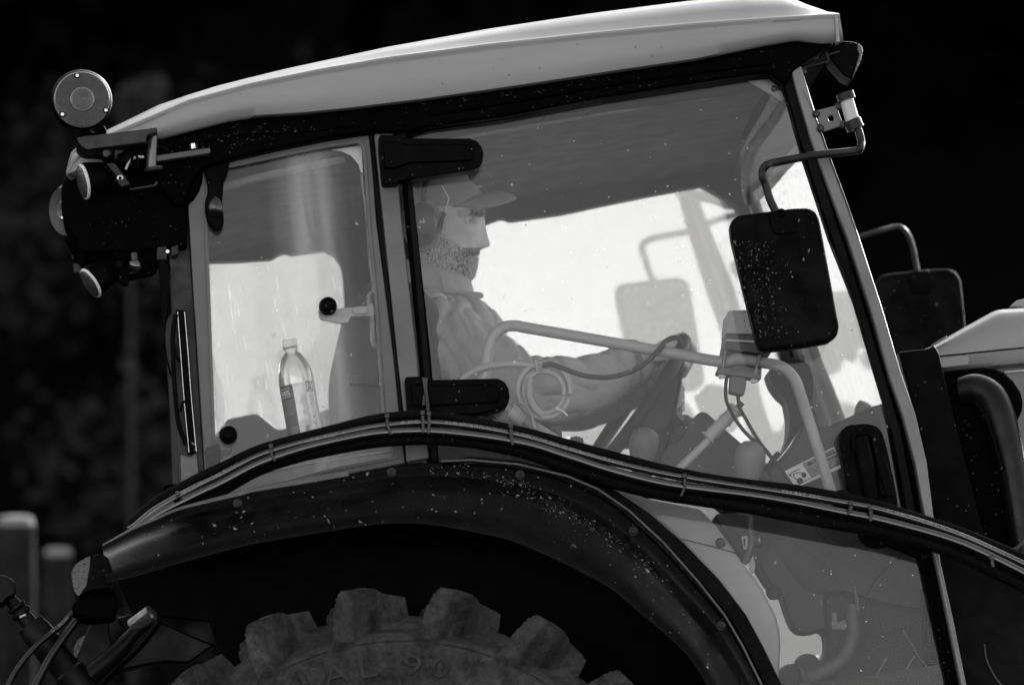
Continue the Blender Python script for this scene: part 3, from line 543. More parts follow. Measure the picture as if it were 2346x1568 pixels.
for a, b in (((1730,600), (1752,665)), ((1795,845), (1830,925))): tube('clamp_collar', PL(c7(*a, *b), -.055), 21 / 1100, WORNBLACK, cl, k=24)
pla = slab('mirror_bracket', c7(1475,757, 1650,712, 1672,760, 1722,890, 1545,950, 1500,860), -.052, -.044, PAINTG, mr, bevel=.002, holes=[[(1904.1 + 7 * math.cos(t), 270.9 + 7 * math.sin(t)) for t in np.linspace(0, 2 * math.pi, 17)[:-1]]])
for q in c7(1675,720, 1715,885, 1475,790, 1515,920): lathe('weld_bead', [(.003, -.006), (.008, -.003), (.009, .002), (.005, .007), (0, .008)], P(q, -.048), (0, -1, 0), DARKSTEEL, pla, k=12)
# far mirror
FM = part('side_mirror'); fy = FARY + .35
mf = slab('mirror_shell', rounded(d3(280,680, 300,610, 350,580, 520,560, 700,540, 850,535, 910,560, 945,620, 960,720, 985,980, 1010,1280, 960,1400, 420,1470, 350,1400), 6, 3), fy, fy + .055, MIRROR_BACK, FM, bevel=.014, seg=3)
slab('mirror_socket', d3(525,560, 700,545, 710,725, 560,735), fy - .006, fy + .01, BLACKP, mf, bevel=.004)
clm = P(c7(1800,880)[0], -.055); clm = np.array([clm[0], FARY + .055, clm[2]])
tube('mirror_arm', [clm + [-.10, 0, .06], clm + [-.06, .02, -.02]] + PL(d3(20,325, 150,291, 300,247), fy - .03) + PL(d3(430,212, 490,225, 540,290, 575,400, 605,560), fy), 7.5 / 1100, WORNBLACK, FM, n=6)
# ------------------------------------------------------------------ lamps on the rear of the roof
def axis_im(right, upw, fwd): v = rT * right + uT * upw + fT * fwd; return v / np.linalg.norm(v)
def ridged(r, n, h): return [(r * (1 - i / (2 * n)), h if i % 2 == 0 else h + .0012) for i in range(2 * n)]
amber = surf('grooved_lens', .12, .25, .6, var=.2, vscale=14, scratch=.15)
def marker(c, ax, r, parent, screws=True):
    e = part('marker_lamp', parent)
    lathe('lamp_body', [(r * .55, -.060), (r * .85, -.05), (r * 1.03, -.024), (r * 1.06, .002), (r * 1.0, .0095), (r * .97, .008)], c, ax, BLACKP, e, k=56)
    prof = [(r * .985, .004), (r * .975, .010)] + [(r * (.95 - .50 * i / 26), .0118 + (.0022 if i % 2 else 0)) for i in range(27)] + [(r * .43, .0105), (r * .42, .0155), (r * .39, .0165)] + [(r * (.37 - .36 * i / 12), .0160 + (.0022 if i % 2 else 0)) for i in range(13)]
    lathe('lens', prof, c, ax, amber, e, k=72, angle=25)
    return e
AX1 = axis_im(.16, .12, -.97); L1 = P(c1(445,500)[0], -.13); M1 = marker(L1, AX1, 66 / 1100, TR)
for q in c1(390,250, 230,665, 700,612):
    d = np.array(P(q, -.13)) - L1; s = L1 + d - AX1 * (d @ AX1) * 0 + AX1 * .012; s = s - AX1 * ((s - L1) @ AX1 - .013)
    lathe('screw_recess', [(.0062, 0), (.0060, .0012), (0, .0012)], s, AX1, BLACK, M1, k=16); lathe('screw', [(.0038, .0012), (.0036, .003), (0, .0034)], s, AX1, STEEL, M1, k=14)
lettering('lens_lettering', 'SAE  P2 426  SAE', L1 - AX1 * -.0142 + axis_im(-.5, 0, 0) * .032 - uT * .052, rT, uT, .0045, PRINTD, M1)
slab('marker_foot', c1(480,800, 600,850, 680,760, 720,830, 690,870, 480,890, 400,860), -.12, -.06, BLACK, M1, bevel=.004)
ch = slab('lamp_bracket', c1(397,895, 1250,790, 1256,830, 1242,850, 1160,865, 1140,880, 1135,940, 1120,950, 505,1030, 440,990, 405,940), -.15, -.06, surf('scuffed_channel', .008, .45, .2, var=.6, vscale=22, dust=.6, dustcol=.045, aniso=(9, 1, 2), scratch=.1), TR, bevel=.003)
slab('bracket_base', rounded(c1(385,900, 400,960, 450,1010, 700,1010, 800,1000, 800,1060, 740,1105, 600,1090, 480,1095, 400,1050, 382,980), 8), -.14, -.05, BLACKP, ch, bevel=.004)
lathe('bracket_bolt', [(.009, 0), (.009, .01), (.007, .013), (0, .013)], P(c1(725,1070)[0], -.14), (-.3, -.9, -.1), DARKSTEEL, ch, k=6)
tube('bracket_post', PL(c1(1205,880, 1190,1240), -.10), 11.5 / 1100, surf('polished_post', .05, .18, .7, var=.3, vscale=20), ch, k=24)
lathe('post_foot', [(.018, -.004), (.020, 0), (.020, .004), (0, .005)], P(c1(1215,1238)[0], -.10), (0, 0, 1), DARKSTEEL, ch, k=20)
slab('bracket_bar', c1(1210,1095, 1815,1008, 1826,1055, 1805,1068, 1240,1157, 1212,1130), -.10, -.07, surf('bar_steel', .055, .5, .3, var=.2, vscale=20), ch, bevel=.002)
lathe('bar_bolt', [(.0085, -.006), (.0085, .004), (.006, .006), (0, .006)], P(c1(1637,990)[0], -.09), (0, 0, 1), STEEL, ch, k=6)
tube('lamp_cable', PL(c1(915,1240, 950,1170, 1000,1120, 1060,1105, 1110,1110), -.11), .0028, BAR, TR, k=8)
tube('lamp_cable', PL(c1(920,1060, 1000,1060, 1040,1110, 1045,1180, 1000,1222, 975,1180, 990,1100), -.115), .0024, BLACKP, TR, k=8)
tube('lamp_cable', PL(c1(1250,900, 1290,930, 1330,965), -.08), .002, BLACKP, TR, k=6); tube('lamp_cable', PL(c1(1230,1010, 1300,1000, 1390,1050), -.09), .003, BLACKP, TR, k=6)
def work_lamp(c, ax, r, depth):
    e = part('work_lamp'); lathe('lamp_housing', [(r * .30, -depth), (r * .62, -depth * .92), (r * .86, -depth * .6), (r * 1.0, -depth * .2), (r * 1.04, 0), (r * 1.04, r * .10), (r * .99, r * .12)], c, ax, BLACKP, e, k=40)
    lathe('lens', [(r * 1.0, r * .05), (r * .985, r * .22), (r * .9, r * .30), (r * .7, r * .38), (r * .4, r * .43), (0, r * .45)], c, ax, LENS, e, k=48)
    lathe('lens_rim', [(r * 1.0, r * .12), (r * 1.02, r * .16), (r * 1.0, r * .24), (r * .93, r * .285), (r * .92, r * .26)], c, ax, surf('lens_rim_bright', .45, .3, .5, var=.4, vscale=60), e, k=48); return e
AX2 = axis_im(-.93, -.20, -.33); WL = work_lamp(P(c1(500,1365)[0], -.10), AX2, 41 / 1100, .066)
lathe('lamp_screw', [(.0065, 0), (.0065, .003), (.005, .004), (0, .0042)], P(c1(857,1333)[0], -.135), (0, -1, 0), STEEL, WL, k=20)
slab('lamp_yoke', c1(700,1170, 800,1170, 970,1400, 870,1430, 830,1380, 830,1330), -.133, -.12, WORNBLACK, WL, bevel=.002); lathe('yoke_slot', [(.0045, .0), (.0012, .0004), (0, .0004)], P(c1(857,1333)[0], -.1395), (0, -1, 0), BLACK, WL, k=4)
tube('lamp_stay', PL(c1(960,1455, 1150,1425, 1215,1412, 1240,1398, 1245,1370), -.10), .0028, DARKSTEEL, WL, n=4, k=8)
AX3 = axis_im(-.76, -.52, -.38); WL = work_lamp(P(c2(520,1320)[0], -.02), AX3, 37 / 1100, .07)
tube('lamp_stay', PL(c2(830,1290, 1080,1240, 1110,1190, 1105,1060), -.02), .007, BLACK, WL, n=3)
lathe('stay_knob', [(.004, -.012), (.012, -.008), (.014, 0), (.011, .009), (0, .012)], P(c2(930,1160)[0], -.05), (0, 0, -1), surf('glossy_knob', .008, .12, .7), WL, k=24)
tube('stay_rod', PL(c2(920,1040, 930,1130), -.05), .007, DARKSTEEL, WL); tube('stay_rod', PL(c2(750,1090, 880,1060, 980,1040), -.04), .004, BLACK, WL)
lathe('lamp_pivot', [(.010, -.01), (.010, .006), (.008, .009), (0, .009)], P(c2(778,1158)[0], -.05), (0, -1, 0), BLACKP, WL, k=6)
slab('pivot_lug', rounded(c2(800,1080, 880,1220, 870,1330, 840,1345, 770,1310, 780,1200), 6), -.05, -.0, BLACK, WL, bevel=.004)
M2 = marker(P(c2(292,625)[0], .12), axis_im(-.72, -.05, -.69), 60 / 1100, TR)
q = P(c2(222,703)[0], .07); lathe('screw', [(.005, 0), (.005, .003), (0, .004)], q, axis_im(-.72, -.05, -.69), STEEL, M2, k=14)
slab('rear_light_housing', c2(247,266, 320,328, 400,300, 560,220, 800,150, 1040,110, 1400,60, 1600,215, 1592,330, 1562,430, 1505,520, 1445,560, 1445,1000, 1160,1002, 1000,1032, 720,1037, 450,1050, 385,1000, 365,920, 300,860, 240,740, 210,600, 205,420), -.02, .30, BLACK, TR, bevel=.010)
slab('roof_rear_cap', c2(247,262, 262,200, 300,90, 360,5, 480,60, 780,70, 760,120, 640,140, 440,180, 385,230, 380,300, 318,325), -.05, .10, PAINTG, TR, bevel=.006)
# hanging latch at the window corner
slab('window_latch', c3(480,410, 560,375, 705,330, 670,450, 640,540, 640,640, 630,690, 645,760, 650,850, 635,910, 600,930, 560,915, 510,850, 490,770, 490,690, 510,620, 512,560, 495,470), -.032, .004, BLACKP, qw, bevel=.006)
lathe('latch_button', [(.016, 0), (.015, .006), (.010, .011), (0, .013)], P(c3(578,730)[0], -.03), (0, -1, 0), surf('gloss_black', .004, .2, .5), qw, k=24, squash=(1.5, 1))
# ------------------------------------------------------------------ rear corner post and wiper
rp = slab('rear_post', px(383,560, 430,468, 446,702, 470,1080, 472,1140, 412,1140, 404,980, 396,760), .01, .06, surf('scuffed_post', .006, .5, .3, var=.8, vscale=14, aniso=(14, 1, 1), dust=.3, dustcol=.03), TR, bevel=.004)
slab('post_plate', e4(100,1310, 150,1320, 180,1300, 190,1400, 178,1450, 190,1490, 170,1560, 110,1560), .0, .012, surf('brushed_plate', .085, .4, .4, var=.5, vscale=10, aniso=(1, 1, 12), dust=.3, dustcol=.02), rp, bevel=.002)
wp = part('wiper'); slab('wiper_blade', e4(78,600, 125,605, 150,900, 182,1300, 135,1312, 110,1000), -.03, -.012, BLACKP, wp, bevel=.002)
for pts in (e4(86,612, 100,800, 118,1040, 142,1300), e4(120,612, 136,800, 155,1050, 178,1295)): ptube('blade_rail', pts, -.033, .9, surf('rail_metal', .5, .25, .5, metal=.6), wp, k=6)
ptube('wiper_arm', e4(78,625, 68,680, 62,740, 64,830, 68,920, 76,1030, 86,1130, 100,1190, 128,1262), -.035, 5.5, BLACKP, wp, k=10)
ptube('wiper_arm', e4(72,770, 82,830, 98,858), -.036, 3.5, BLACKP, wp, k=8); ptube('wiper_arm', e4(100,1100, 108,1060, 122,1050), -.036, 3, BLACKP, wp, k=8)
slab('wiper_lever', e4(-8,370, 38,368, 42,480, 34,620, 22,775, 14,780, 8,600), -.03, -.015, BLACKP, wp, bevel=.003)
ptube('wiper_link', e4(16,770, 34,850, 56,930), -.02, 2.5, BLACKP, wp, k=8); ptube('wiper_hose', e4(36,370, 48,395, 40,430), -.02, 2, BLACKP, wp, k=8)
slab('wiper_motor', rounded(c2(1150,980, 1240,975, 1245,1100, 1140,1110), 4), -.02, .02, WORNBLACK, wp, bevel=.003); slab('motor_cap', c2(1280,975, 1355,950, 1360,1050, 1290,1085), -.03, .02, WORNBLACK, wp, bevel=.004)
lathe('motor_nut', [(.004, 0), (.004, .006), (0, .006)], P(c2(1250,1028)[0], -.02), (0, -1, 0), STEEL, wp, k=6)
tube('step_handle', PL(d5(1285,155, 1265,70, 1275,48, 1330,40, 1400,50), -.05), .0035, BLACK, TR, n=3, k=8)
# ------------------------------------------------------------------ bonnet and engine side
top = xz(px(2118,800, 2127,797, 2200,753, 2269,714, 2284,709, 2346,704, 2700,700, 3300,760, 3600,840), .45); bot = xz(px(2118,812, 2135,830, 2157,849, 2200,846, 2278,841, 2346,835, 2700,815, 3300,860, 3600,920), .36)
xs = np.r_[np.linspace(max(top[0, 0], bot[0, 0]), P((2350, 800), .4)[0], 30), np.linspace(P((2352, 800), .4)[0], bot[-1, 0], 20)]; secs = []
for x in xs:
    zt, zb = np.interp(x, top[:, 0], top[:, 2]), np.interp(x, bot[:, 0], bot[:, 2]); zb = min(zb, zt - .003); d = zt - zb
    hh = [(.37, zb), (.357, zb + .004), (.352, zb + .1 * d), (.350, zt - .45 * d), (.356, zt - .26 * d), (.372, zt - .14 * d), (.42, zt - .03 * d), (.50, zt), (CY, zt + .008)]
    secs.append([(x, y, z) for y, z in hh + [(FARY - y, z) for y, z in hh[-2::-1]]])
bn = loft('bonnet', secs, PAINT, TR, angle=40)
band('panel_gap', d3(760,1225, 1000,1201, 1200,1180, 1443,1155, 1800,1120), 3, .3475, .36, BLACK, bn, bevel=0)
slab('bonnet_scoop', d3(1325,842, 1385,787, 1443,772, 1700,760, 1700,850, 1443,848), .45, FARY - .45, PAINT, bn, bevel=.006)
band('bonnet_vent', d3(725,1135, 780,1100, 838,1068), 4, .352, .37, PAINTG, bn, bevel=.001)
slab('engine_side_panel', d3(1180,1300, 1443,1286, 1900,1250, 1900,2200, 1443,2060, 1330,1700, 1330,1420), .40, FARY - .40, surf('side_panel_paint', .12, .4, .35, var=.08), TR, bevel=.004)
band('panel_bead', d3(1210,1309, 1443,1291, 1700,1270), 4, .392, .41, surf('bright_bead', .5, .3, .5, var=.2), TR, bevel=.001); band('panel_bead', d3(1290,1348, 1443,1333, 1700,1310), 4, .392, .41, MATS['bright_bead'], TR, bevel=.001)
cw = slab('cowl_side', px(2058,806, 2070,804, 2126,798, 2141,789, 2152,810, 2160,848, 2182,930, 2215,1060, 2260,1240, 2170,1250, 2130,1150, 2110,1000), .16, .34, BLACKP, TR, bevel=.005)
dm = slab('engine_shield', d4(568,152, 620,145, 850,125, 920,133, 985,160, 1050,220, 1098,295, 1112,360, 1108,410, 1085,460, 1058,492, 1070,600, 1085,660, 1200,690, 1260,1500, 1500,2200, 480,2200, 460,1200, 520,500), .20, .40, BLACK, TR, bevel=.018, seg=4)
tube('intake_duct', PL(d4(700,290, 800,280, 890,330, 945,440, 990,600, 1030,780, 1062,960, 1090,1180, 1110,1400), [.20, .19, .18, .17, .165, .165, .165, .165, .165]), [.030, .034, .036, .036, .034, .032, .030, .028, .026], surf('duct_plastic', .003, .36, .16, var=.4), dm, k=24)
tube('duct_rim', PL(d4(800,365, 850,440, 900,560, 940,690, 970,810), .135), .004, BLACKP, dm, k=8)
tube('engine_cable', PL(d4(900,1318, 960,1325, 1040,1322, 1090,1290, 1130,1240), .1), .0035, surf('cable_grey', .03, .5, .3), TR, k=8); tube('engine_cable', PL(d4(960,1345, 1040,1340, 1080,1310, 1130,1270), .1), .003, MATS['cable_grey'], TR, k=8)
slab('cowl_lower', px(2120,1180, 2260,1240, 2346,1330, 2420,1400, 2420,1700, 2215,1700, 2170,1400), .05, .5, surf('cowl_black', .0014, .7, .1), TR, bevel=.01)
tube('cowl_wire', PL(d2(2120,1010, 2130,1090, 2165,1170, 2215,1245, 2260,1300), .04), .0022, MATS['cable_grey'], TR, k=6)
slab('body_side_lower', px(2195,1560, 2230,1480, 2420,1500, 2420,2300, 1850,2300, 1850,1650), .06, .2, MATS['cowl_black'], TR, bevel=.01)
# ------------------------------------------------------------------ front roof lamp
fl = slab('front_work_lamp', c7(1600,150, 1690,128, 1790,130, 1860,150, 1885,190, 1868,300, 1795,480, 1720,440, 1600,300), .02, .12, BLACKP, TR, bevel=.006)
slab('lens', c7(1848,148, 1880,165, 1896,215, 1872,325, 1830,415, 1795,482, 1822,390, 1862,255, 1842,205), .012, .11, LENS, fl, bevel=.003)
tube('lamp_strap', PL(c7(1345,392, 1352,372, 1450,345, 1570,315, 1582,295, 1570,262, 1563,228), .01), .0025, DARKSTEEL, fl, n=3, k=8); tube('lamp_cable', PL(c7(1338,305, 1400,288, 1490,268), .0), .0055, surf('sleeve_grey', .06, .4, .4, var=.4, vscale=60), fl)
tube('lamp_cable', PL(c7(1570,255, 1630,240, 1685,228), .01), .003, DARKSTEEL, fl, k=8); lathe('strap_bolt', [(.005, 0), (.005, .005), (0, .006)], P(c7(1368,405)[0], .0), (0, -1, 0), DARKSTEEL, fl, k=6)
# ------------------------------------------------------------------ rear linkage
def rod(name, a, b, y, prof, mat, parent, k=24):
    A, B = P(a, y), P(b, y); L = np.linalg.norm(B - A); return lathe(name, [(r / 1100., t * L) for t, r in prof], A, B - A, mat, parent, k=k)
DARKHOSE = surf('dark_hose', .002, .35, .25, var=.3, vscale=25); lk = part('top_link'); lb = surf('linkage_black', .0016, .45, .1, var=.5, dust=.3, dustcol=.012)
rod('link_screw', d5(30,850)[0], d5(680,1660)[0], -.12, [(0, 12), (.10, 15), (.13, 15), (.14, 23), (.16, 23), (.17, 16), (.19, 24), (.22, 24), (.23, 17), (.30, 20), (.31, 32), (.36, 34), (.37, 36), (.60, 36), (.62, 33), (.75, 33), (.77, 38), (1, 38)], lb, lk)
slab('link_clevis', rounded(d5(-60,720, 60,730, 125,790, 120,870, 60,900, 20,950, -60,940), 8), -.17, -.07, lb, lk, bevel=.008)
slab('clevis_pin', d5(148,1040, 195,1020, 200,1032, 152,1054), -.165, -.16, BAR, lk, bevel=0)
tube('remote_hose', PL(d5(40,1640, 70,1560, 150,1420, 300,1250, 470,1110, 570,1010, 700,960), -.24), 6.5 / 1100, DARKHOSE, TR); RH = catmull(PL(d5(40,1640, 70,1560, 150,1420, 300,1250, 470,1110, 570,1010, 700,960), -.24), 8)
hose_text('hose_lettering', 'MSHA 2G-11C', RH, 6.5 / 1100, .01, .17, .2, .005, PRINTD, TR); hose_text('hose_lettering', '> \u2022 POW', RH, 6.5 / 1100, .62, .80, .2, .005, PRINT, TR)
tube('remote_hose', PL(d5(240,1640, 280,1560, 380,1370, 480,1220, 600,1060, 680,980), -.22), 9 / 1100, DARKHOSE, TR)
slab('hitch_plate', d5(700,1075, 840,1050, 835,1150, 872,1330, 800,1420, 540,1600, 560,1420), -.10, -.06, lb, TR, bevel=.004)
tube('lift_arm', PL(d5(1130,1060, 1000,1200, 860,1350, 640,1540, 560,1640), -.12), [.016, .014, .02, .02, .02], lb, TR); tube('lift_arm', PL(d5(1200,1080, 1060,1260, 880,1430, 760,1560), -.05), .012, lb, TR)
lathe('lift_cylinder', [(.016, -.03), (.017, -.028), (.017, .022), (.012, .026), (0, .026)], P(d5(1100,1060)[0], -.13), axis_im(.75, .55, -.3), surf('dull_chrome', .16, .3, .5, metal=.7, var=.5, vscale=30), TR, k=24)
slab('lift_bracket', d5(890,1050, 1050,1020, 1250,1090, 1500,1200, 1650,1260, 1450,1400, 1270,1390, 1100,1420, 950,1450, 880,1500, 830,1500, 1040,1250), -.05, .02, lb, TR, bevel=.006)
slab('far_tail_light', rounded(d5(570,1400, 565,1290, 590,1225, 660,1180, 640,1300, 590,1400), 5), .9, 1.0, MATS['ribbed_lens'], TR, bevel=.004)
# ------------------------------------------------------------------ cab interior
def PZ(p, z):
    d = fT + rT * ((p[0] - 1173.0) / KPX) - uT * ((p[1] - 784.0) / KPX); return CAMT + d * ((z - CAMT[2]) / d[2])
def mir(q): return np.array([q[0], FARY - q[1], q[2]])
ztop = P((1375, 226), 0)[2]
# headliner with a rolled edge over the door
hl = part('headliner'); secs = []
for x in np.linspace(P((470, 400), 0)[0], P((1800, 190), 0)[0], 30):
    zl = np.interp(x, [P((p_, q_), 0)[0] for p_, q_ in ((474, 394), (745, 335), (983, 296), (1375, 229), (1775, 174))], [P((p_, q_), 0)[2] for p_, q_ in ((474, 394), (745, 335), (983, 296), (1375, 229), (1775, 174))])
    hh = [(.015, zl + .035), (.03, zl + .004), (.055, zl - .010), (.085, zl - .016), (.115, zl - .012), (.14, zl + .004), (.18, zl + .016), (.40, zl + .030), (CY, zl + .035), (1.0, zl + .03), (1.18, zl + .012), (FARY - .07, zl - .006), (FARY - .03, zl - .012), (FARY - .01, zl + .02), (CY, zl + .06)]
    secs.append([(x, y, z) for y, z in hh])
loft('roof_lining', secs, LINER, hl, closed=True, angle=60)
roll = surf('lit_lining_roll', .22, .7, .2, var=.12, vscale=12)  # paler than the lining: bounced light put into the colour
for a_, b_ in (((966, 322), (1330, 262)), ((1345, 259), (1500, 232)), ((1530, 228), (1700, 202))): tube('lit_lining_roll', [P(a_, .09), P(((a_[0] + b_[0]) / 2, (a_[1] + b_[1]) / 2), .09), P(b_, .09)], [.010, .0125, .010], roll, hl)
tube('lit_lining_roll', PL(px(512,428, 640,392, 790,362), .09), [.009, .012, .009], roll, hl)
slab('lining_vent', [PZ(q, ztop + .026) for q in e5(575,738, 690,560, 760,540, 1035,490, 1070,500, 1000,640, 880,715)], 0, .01, LINERD, hl, pts3=True, bevel=0)
slab('lining_vent', [PZ(q, ztop + .028) for q in px(1308,388, 1420,370, 1432,398, 1322,415)], 0, .01, LINERD, hl, pts3=True, bevel=0)
tube('header_seal', [P(q, y) for q, y in zip(e5(1655,340, 1560,500, 1450,640, 1385,740, 1345,860, 1325,1000, 1330,1130, 1350,1210), (.04, .2, .38, .55, .72, .95, 1.12, 1.26))], [.010, .012, .013, .013, .013, .013, .012, .012], CONSOLE, hl)
# far side: body panel with window openings, dusty glass
yb = FARY - .02
far_top = px(455,430, 860,352, 1500,250, 1780,300, 1800,520)
farw = part('far_side_wall')
def lean(pts, y):                                    # far glazing leans in towards the roof, as tractor glass does
    return [q + [0, -(q[2] - P((1173, 784), 0)[2]) * math.tan(rad(4.9)), 0] for q in PL(pts, y)]
fq = rounded(px(478,604, 527,603, 622,597, 639,586, 655,582, 666,587, 742,577, 764,588, 780,610, 786,640, 792,760, 802,960, 770,985, 600,1000, 560,985, 520,1010, 492,1010, 483,760), 5, 2)
fd_ = rounded(px(990,545, 1108,518, 1131,509, 1146,504, 1157,505, 1166,510, 1283,494, 1390,471, 1500,449, 1590,433, 1604,430, 1688,476, 1700,520, 1745,660, 1800,860, 1850,1120, 1905,1420, 1940,1650, 1560,1650, 1250,1180, 1040,1110), 4, 2)
slab('wall_panel', lean(px(440,460, 860,380, 1500,280, 1700,330, 1712,470, 1730,560, 1770,690, 1830,880, 1880,1120, 1935,1420, 1975,1680, 1500,1690, 900,1500, 470,1300, 455,900), yb), yb, yb + .045, LINERD, farw, bevel=.002, holes=[lean(fq, yb), lean(fd_, yb)], pts3=True)
FARQ = glass('far_quarter_glass', dust=.18, back=.36, gloss=.035, patch=.30, dustcol=.97, streak=.2)
slab('quarter_pane', lean(px(470,585, 810,560, 820,1000, 480,1030), yb + .05), yb + .05, yb + .055, FARQ, farw, bevel=0, pts3=True)
slab('door_pane', lean(px(980,530, 1604,420, 1710,470, 1760,660, 1820,860, 1862,1080, 1200,1170, 1020,1120), yb + .05), yb + .05, yb + .055, FARGLASS, farw, bevel=0, pts3=True)
FARLOW = glass('far_lower_glass', dust=.10, back=.40, gloss=.06, patch=.15, dustcol=.95, speck=.1)
slab('lower_door_pane', lean(px(1205,1178, 1863,1088, 1925,1420, 1965,1670, 1540,1670), yb + .05), yb + .05, yb + .055, FARLOW, farw, bevel=0, pts3=True)
slab('rear_side_pane', lean(px(455,560, 480,560, 492,1030, 470,1030), yb + .05), yb + .05, yb + .055, FARQ, farw, bevel=0, pts3=True)
# far windscreen pillar, windscreen
apx = [P(q, 0) for q in px(1815,138, 1835,212, 1865,314, 1906,428, 1948,540, 2001,703, 2045,855, 2078,950, 2105,1060, 2123,1180, 2150,1320, 2180,1480, 2200,1600)]
fp = loft('far_windscreen_pillar', [[mir(q) + d for d in np.array([(-.012, .03, 0), (.014, .03, 0), (.016, .085, 0), (-.012, .085, 0)])] for q in apx], FARFRAME, farw, angle=30)
ws = []
for t_ in np.linspace(0, 1, 14):
    row = []
    for q in catmull(apx, 3): m_ = mir(q); b_ = q * (1 - t_) + m_ * t_; b_[0] += .012 * math.sin(math.pi * t_) - .014; row.append(b_)
    ws.append(row)
loft('windscreen', ws, SCREENGLASS, TR, closed=False, caps=False, angle=60)
# rear wall glass
rg = [P(q, .02) for q in px(436,470, 445,702, 460,950, 470,1100)]
loft('rear_window', [[q + [-.03 * math.sin(math.pi * t_), (FARY - .04) * t_, 0] for q in rg] for t_ in np.linspace(0, 1, 8)], SCREENGLASS, TR, closed=False, caps=False)
fpost = slab('far_rear_post', [mir(P(q, .01)) for q in px(383,560, 430,468, 446,702, 470,1080, 472,1140, 412,1140, 404,980, 396,760)], 0, .05, FARFRAME, farw, pts3=True, bevel=0)
# floor, shelf, inner fenders
slab('cab_floor', [tp(P((900, 1700), .3)[0] - .3, P((1500, 1640), .3)[2], .02), tp(P((2150, 1600), .3)[0], P((1500, 1640), .3)[2], .02), tp(P((2150, 1600), .3)[0], P((1500, 1640), .3)[2] - .04, .02), tp(P((900, 1700), .3)[0] - .3, P((1500, 1640), .3)[2] - .04, .02)], 0.02, FARY - .02, CONSOLED, TR, pts3=True, bevel=0)
shelfm = surf('glint_pale_shelf', .45, .5, .3, var=.12, vscale=5, scratch=.2)  # base tone raised to stand in for sun glint on the glass
sh = slab('rear_shelf', px(488,1046, 560,1040, 690,1040, 930,1008, 990,1010, 990,1100, 900,1110, 640,1160, 500,1190), .03, FARY - .1, shelfm, TR, bevel=.01)
band('shelf_edge', px(560,1090, 700,1062, 830,1042, 905,1030), 4, .026, .04, WHITE, sh, bevel=.001)
slab('far_fender_panel', px(488,1005, 520,958, 590,944, 640,985, 770,925, 790,1060, 500,1120), FARY - .15, FARY - .05, INNER, TR, bevel=.01)
inf = slab('inner_fender', d2(-20,100, 200,180, 500,240, 590,335, 700,485, 745,555, 820,645, 885,760, 930,850, 950,930, 957,1020, 952,1120, 940,1320, 700,1450, 300,1450, 100,700, -150,300), .055, .12, surf('inner_fender_paint', .36, .55, .3, var=.12, vscale=4, speck=.12, speckcol=.5, speckscale=50, dust=.2, dustcol=.3), TR, bevel=.010)
band('fender_seam', d2(390,410, 500,436, 710,492), 3, .052, .06, CONSOLED, inf, bevel=0)
lathe('fender_knob', [(.004, 0), (.010, .012), (.0105, .02), (.007, .028), (0, .03)], P(d2(608,437)[0], .06), (0, -1, 0), CONSOLED, inf)
# seat
st = part('seat'); slab('backrest', rounded(px(792,700, 768,800, 765,850, 772,945, 764,1020, 900,1060, 1010,1020, 1010,700, 950,640, 840,640), 30, 4), .42, .94, SEAT, st, bevel=.05, seg=4)
slab('cushion', rounded(px(860,1010, 1000,1000, 1250,1010, 1290,1050, 1280,1110, 880,1130), 20, 3), .42, .94, SEAT, st, bevel=.04, seg=3)
slab('pedestal', px(930,1120, 1200,1110, 1240,1500, 960,1520), .48, .88, CONSOLED, st, bevel=.02)
slab('armrest', rounded(px(800,858, 860,862, 868,880, 800,878), 6), .38, .42, SEAT, st, bevel=.01)
# grab bar, clamp and control box
GB = PL(c6(520,900, 535,700, 560,540, 580,410, 620,320, 690,260, 780,247, 900,268), .14) + PL(c6(1500,372, 2000,460, 2346,520), .14) + PL(d1(500,360, 640,383, 740,398, 820,430, 885,500, 920,590), .14) + PL(d1(985,790, 1050,990, 1130,1260, 1160,1380), .16)
gb = tube('grab_bar', GB, 13.2 / 1100, BAR, TR, n=6, k=24)
pl = slab('clamp_plate', d1(375,288, 420,290, 660,345, 655,500, 590,490, 348,455, 354,400), .155, .165, LEVER, gb, bevel=.002)
slab('clamp_plate', d1(350,440, 360,415, 655,470, 652,500, 590,492, 348,458), .10, .155, LEVER, gb, bevel=.002)
for a in (d1(405,295, 402,330, 392,400, 388,445), d1(640,335, 632,375, 618,430, 612,475)): ptube('clamp_bolt', a, .122, 4.0, GALV, gb, k=10); lathe('clamp_nut', [(.008, -.004), (.008, .006), (.006, .008), (0, .008)], P((a[3][0] - 2, a[3][1] + 8), .12), (0, 0, -1), WHITE, gb, k=10)
cb = part('control_box'); slab('box_cover', rounded(d1(428,24, 560,20, 700,30, 720,190, 413,186), [5, 4, 4, 4, 4]), .11, .25, surf('box_paint', .5, .5, .3, var=.1), cb, bevel=.004)
slab('box_seam', d1(412,224, 720,240, 720,252, 410,236), .108, .25, WHITE, cb, bevel=.001); slab('box_lower', d1(413,188, 720,192, 720,330, 404,290), .115, .25, LEVER, cb, bevel=.003)
slab('cable_plug', d1(442,470, 552,488, 548,560, 535,608, 500,605, 435,590), .11, .15, LEVER, cb, bevel=.003)
for a in (d1(418,460, 408,560, 412,640, 430,690, 470,770, 560,885, 680,985, 760,1090), d1(490,600, 505,690, 545,770, 620,900, 690,1000, 790,1120, 900,1290)): ptube('control_cable', a, .15, 4.3, CONSOLED, cb, k=10)
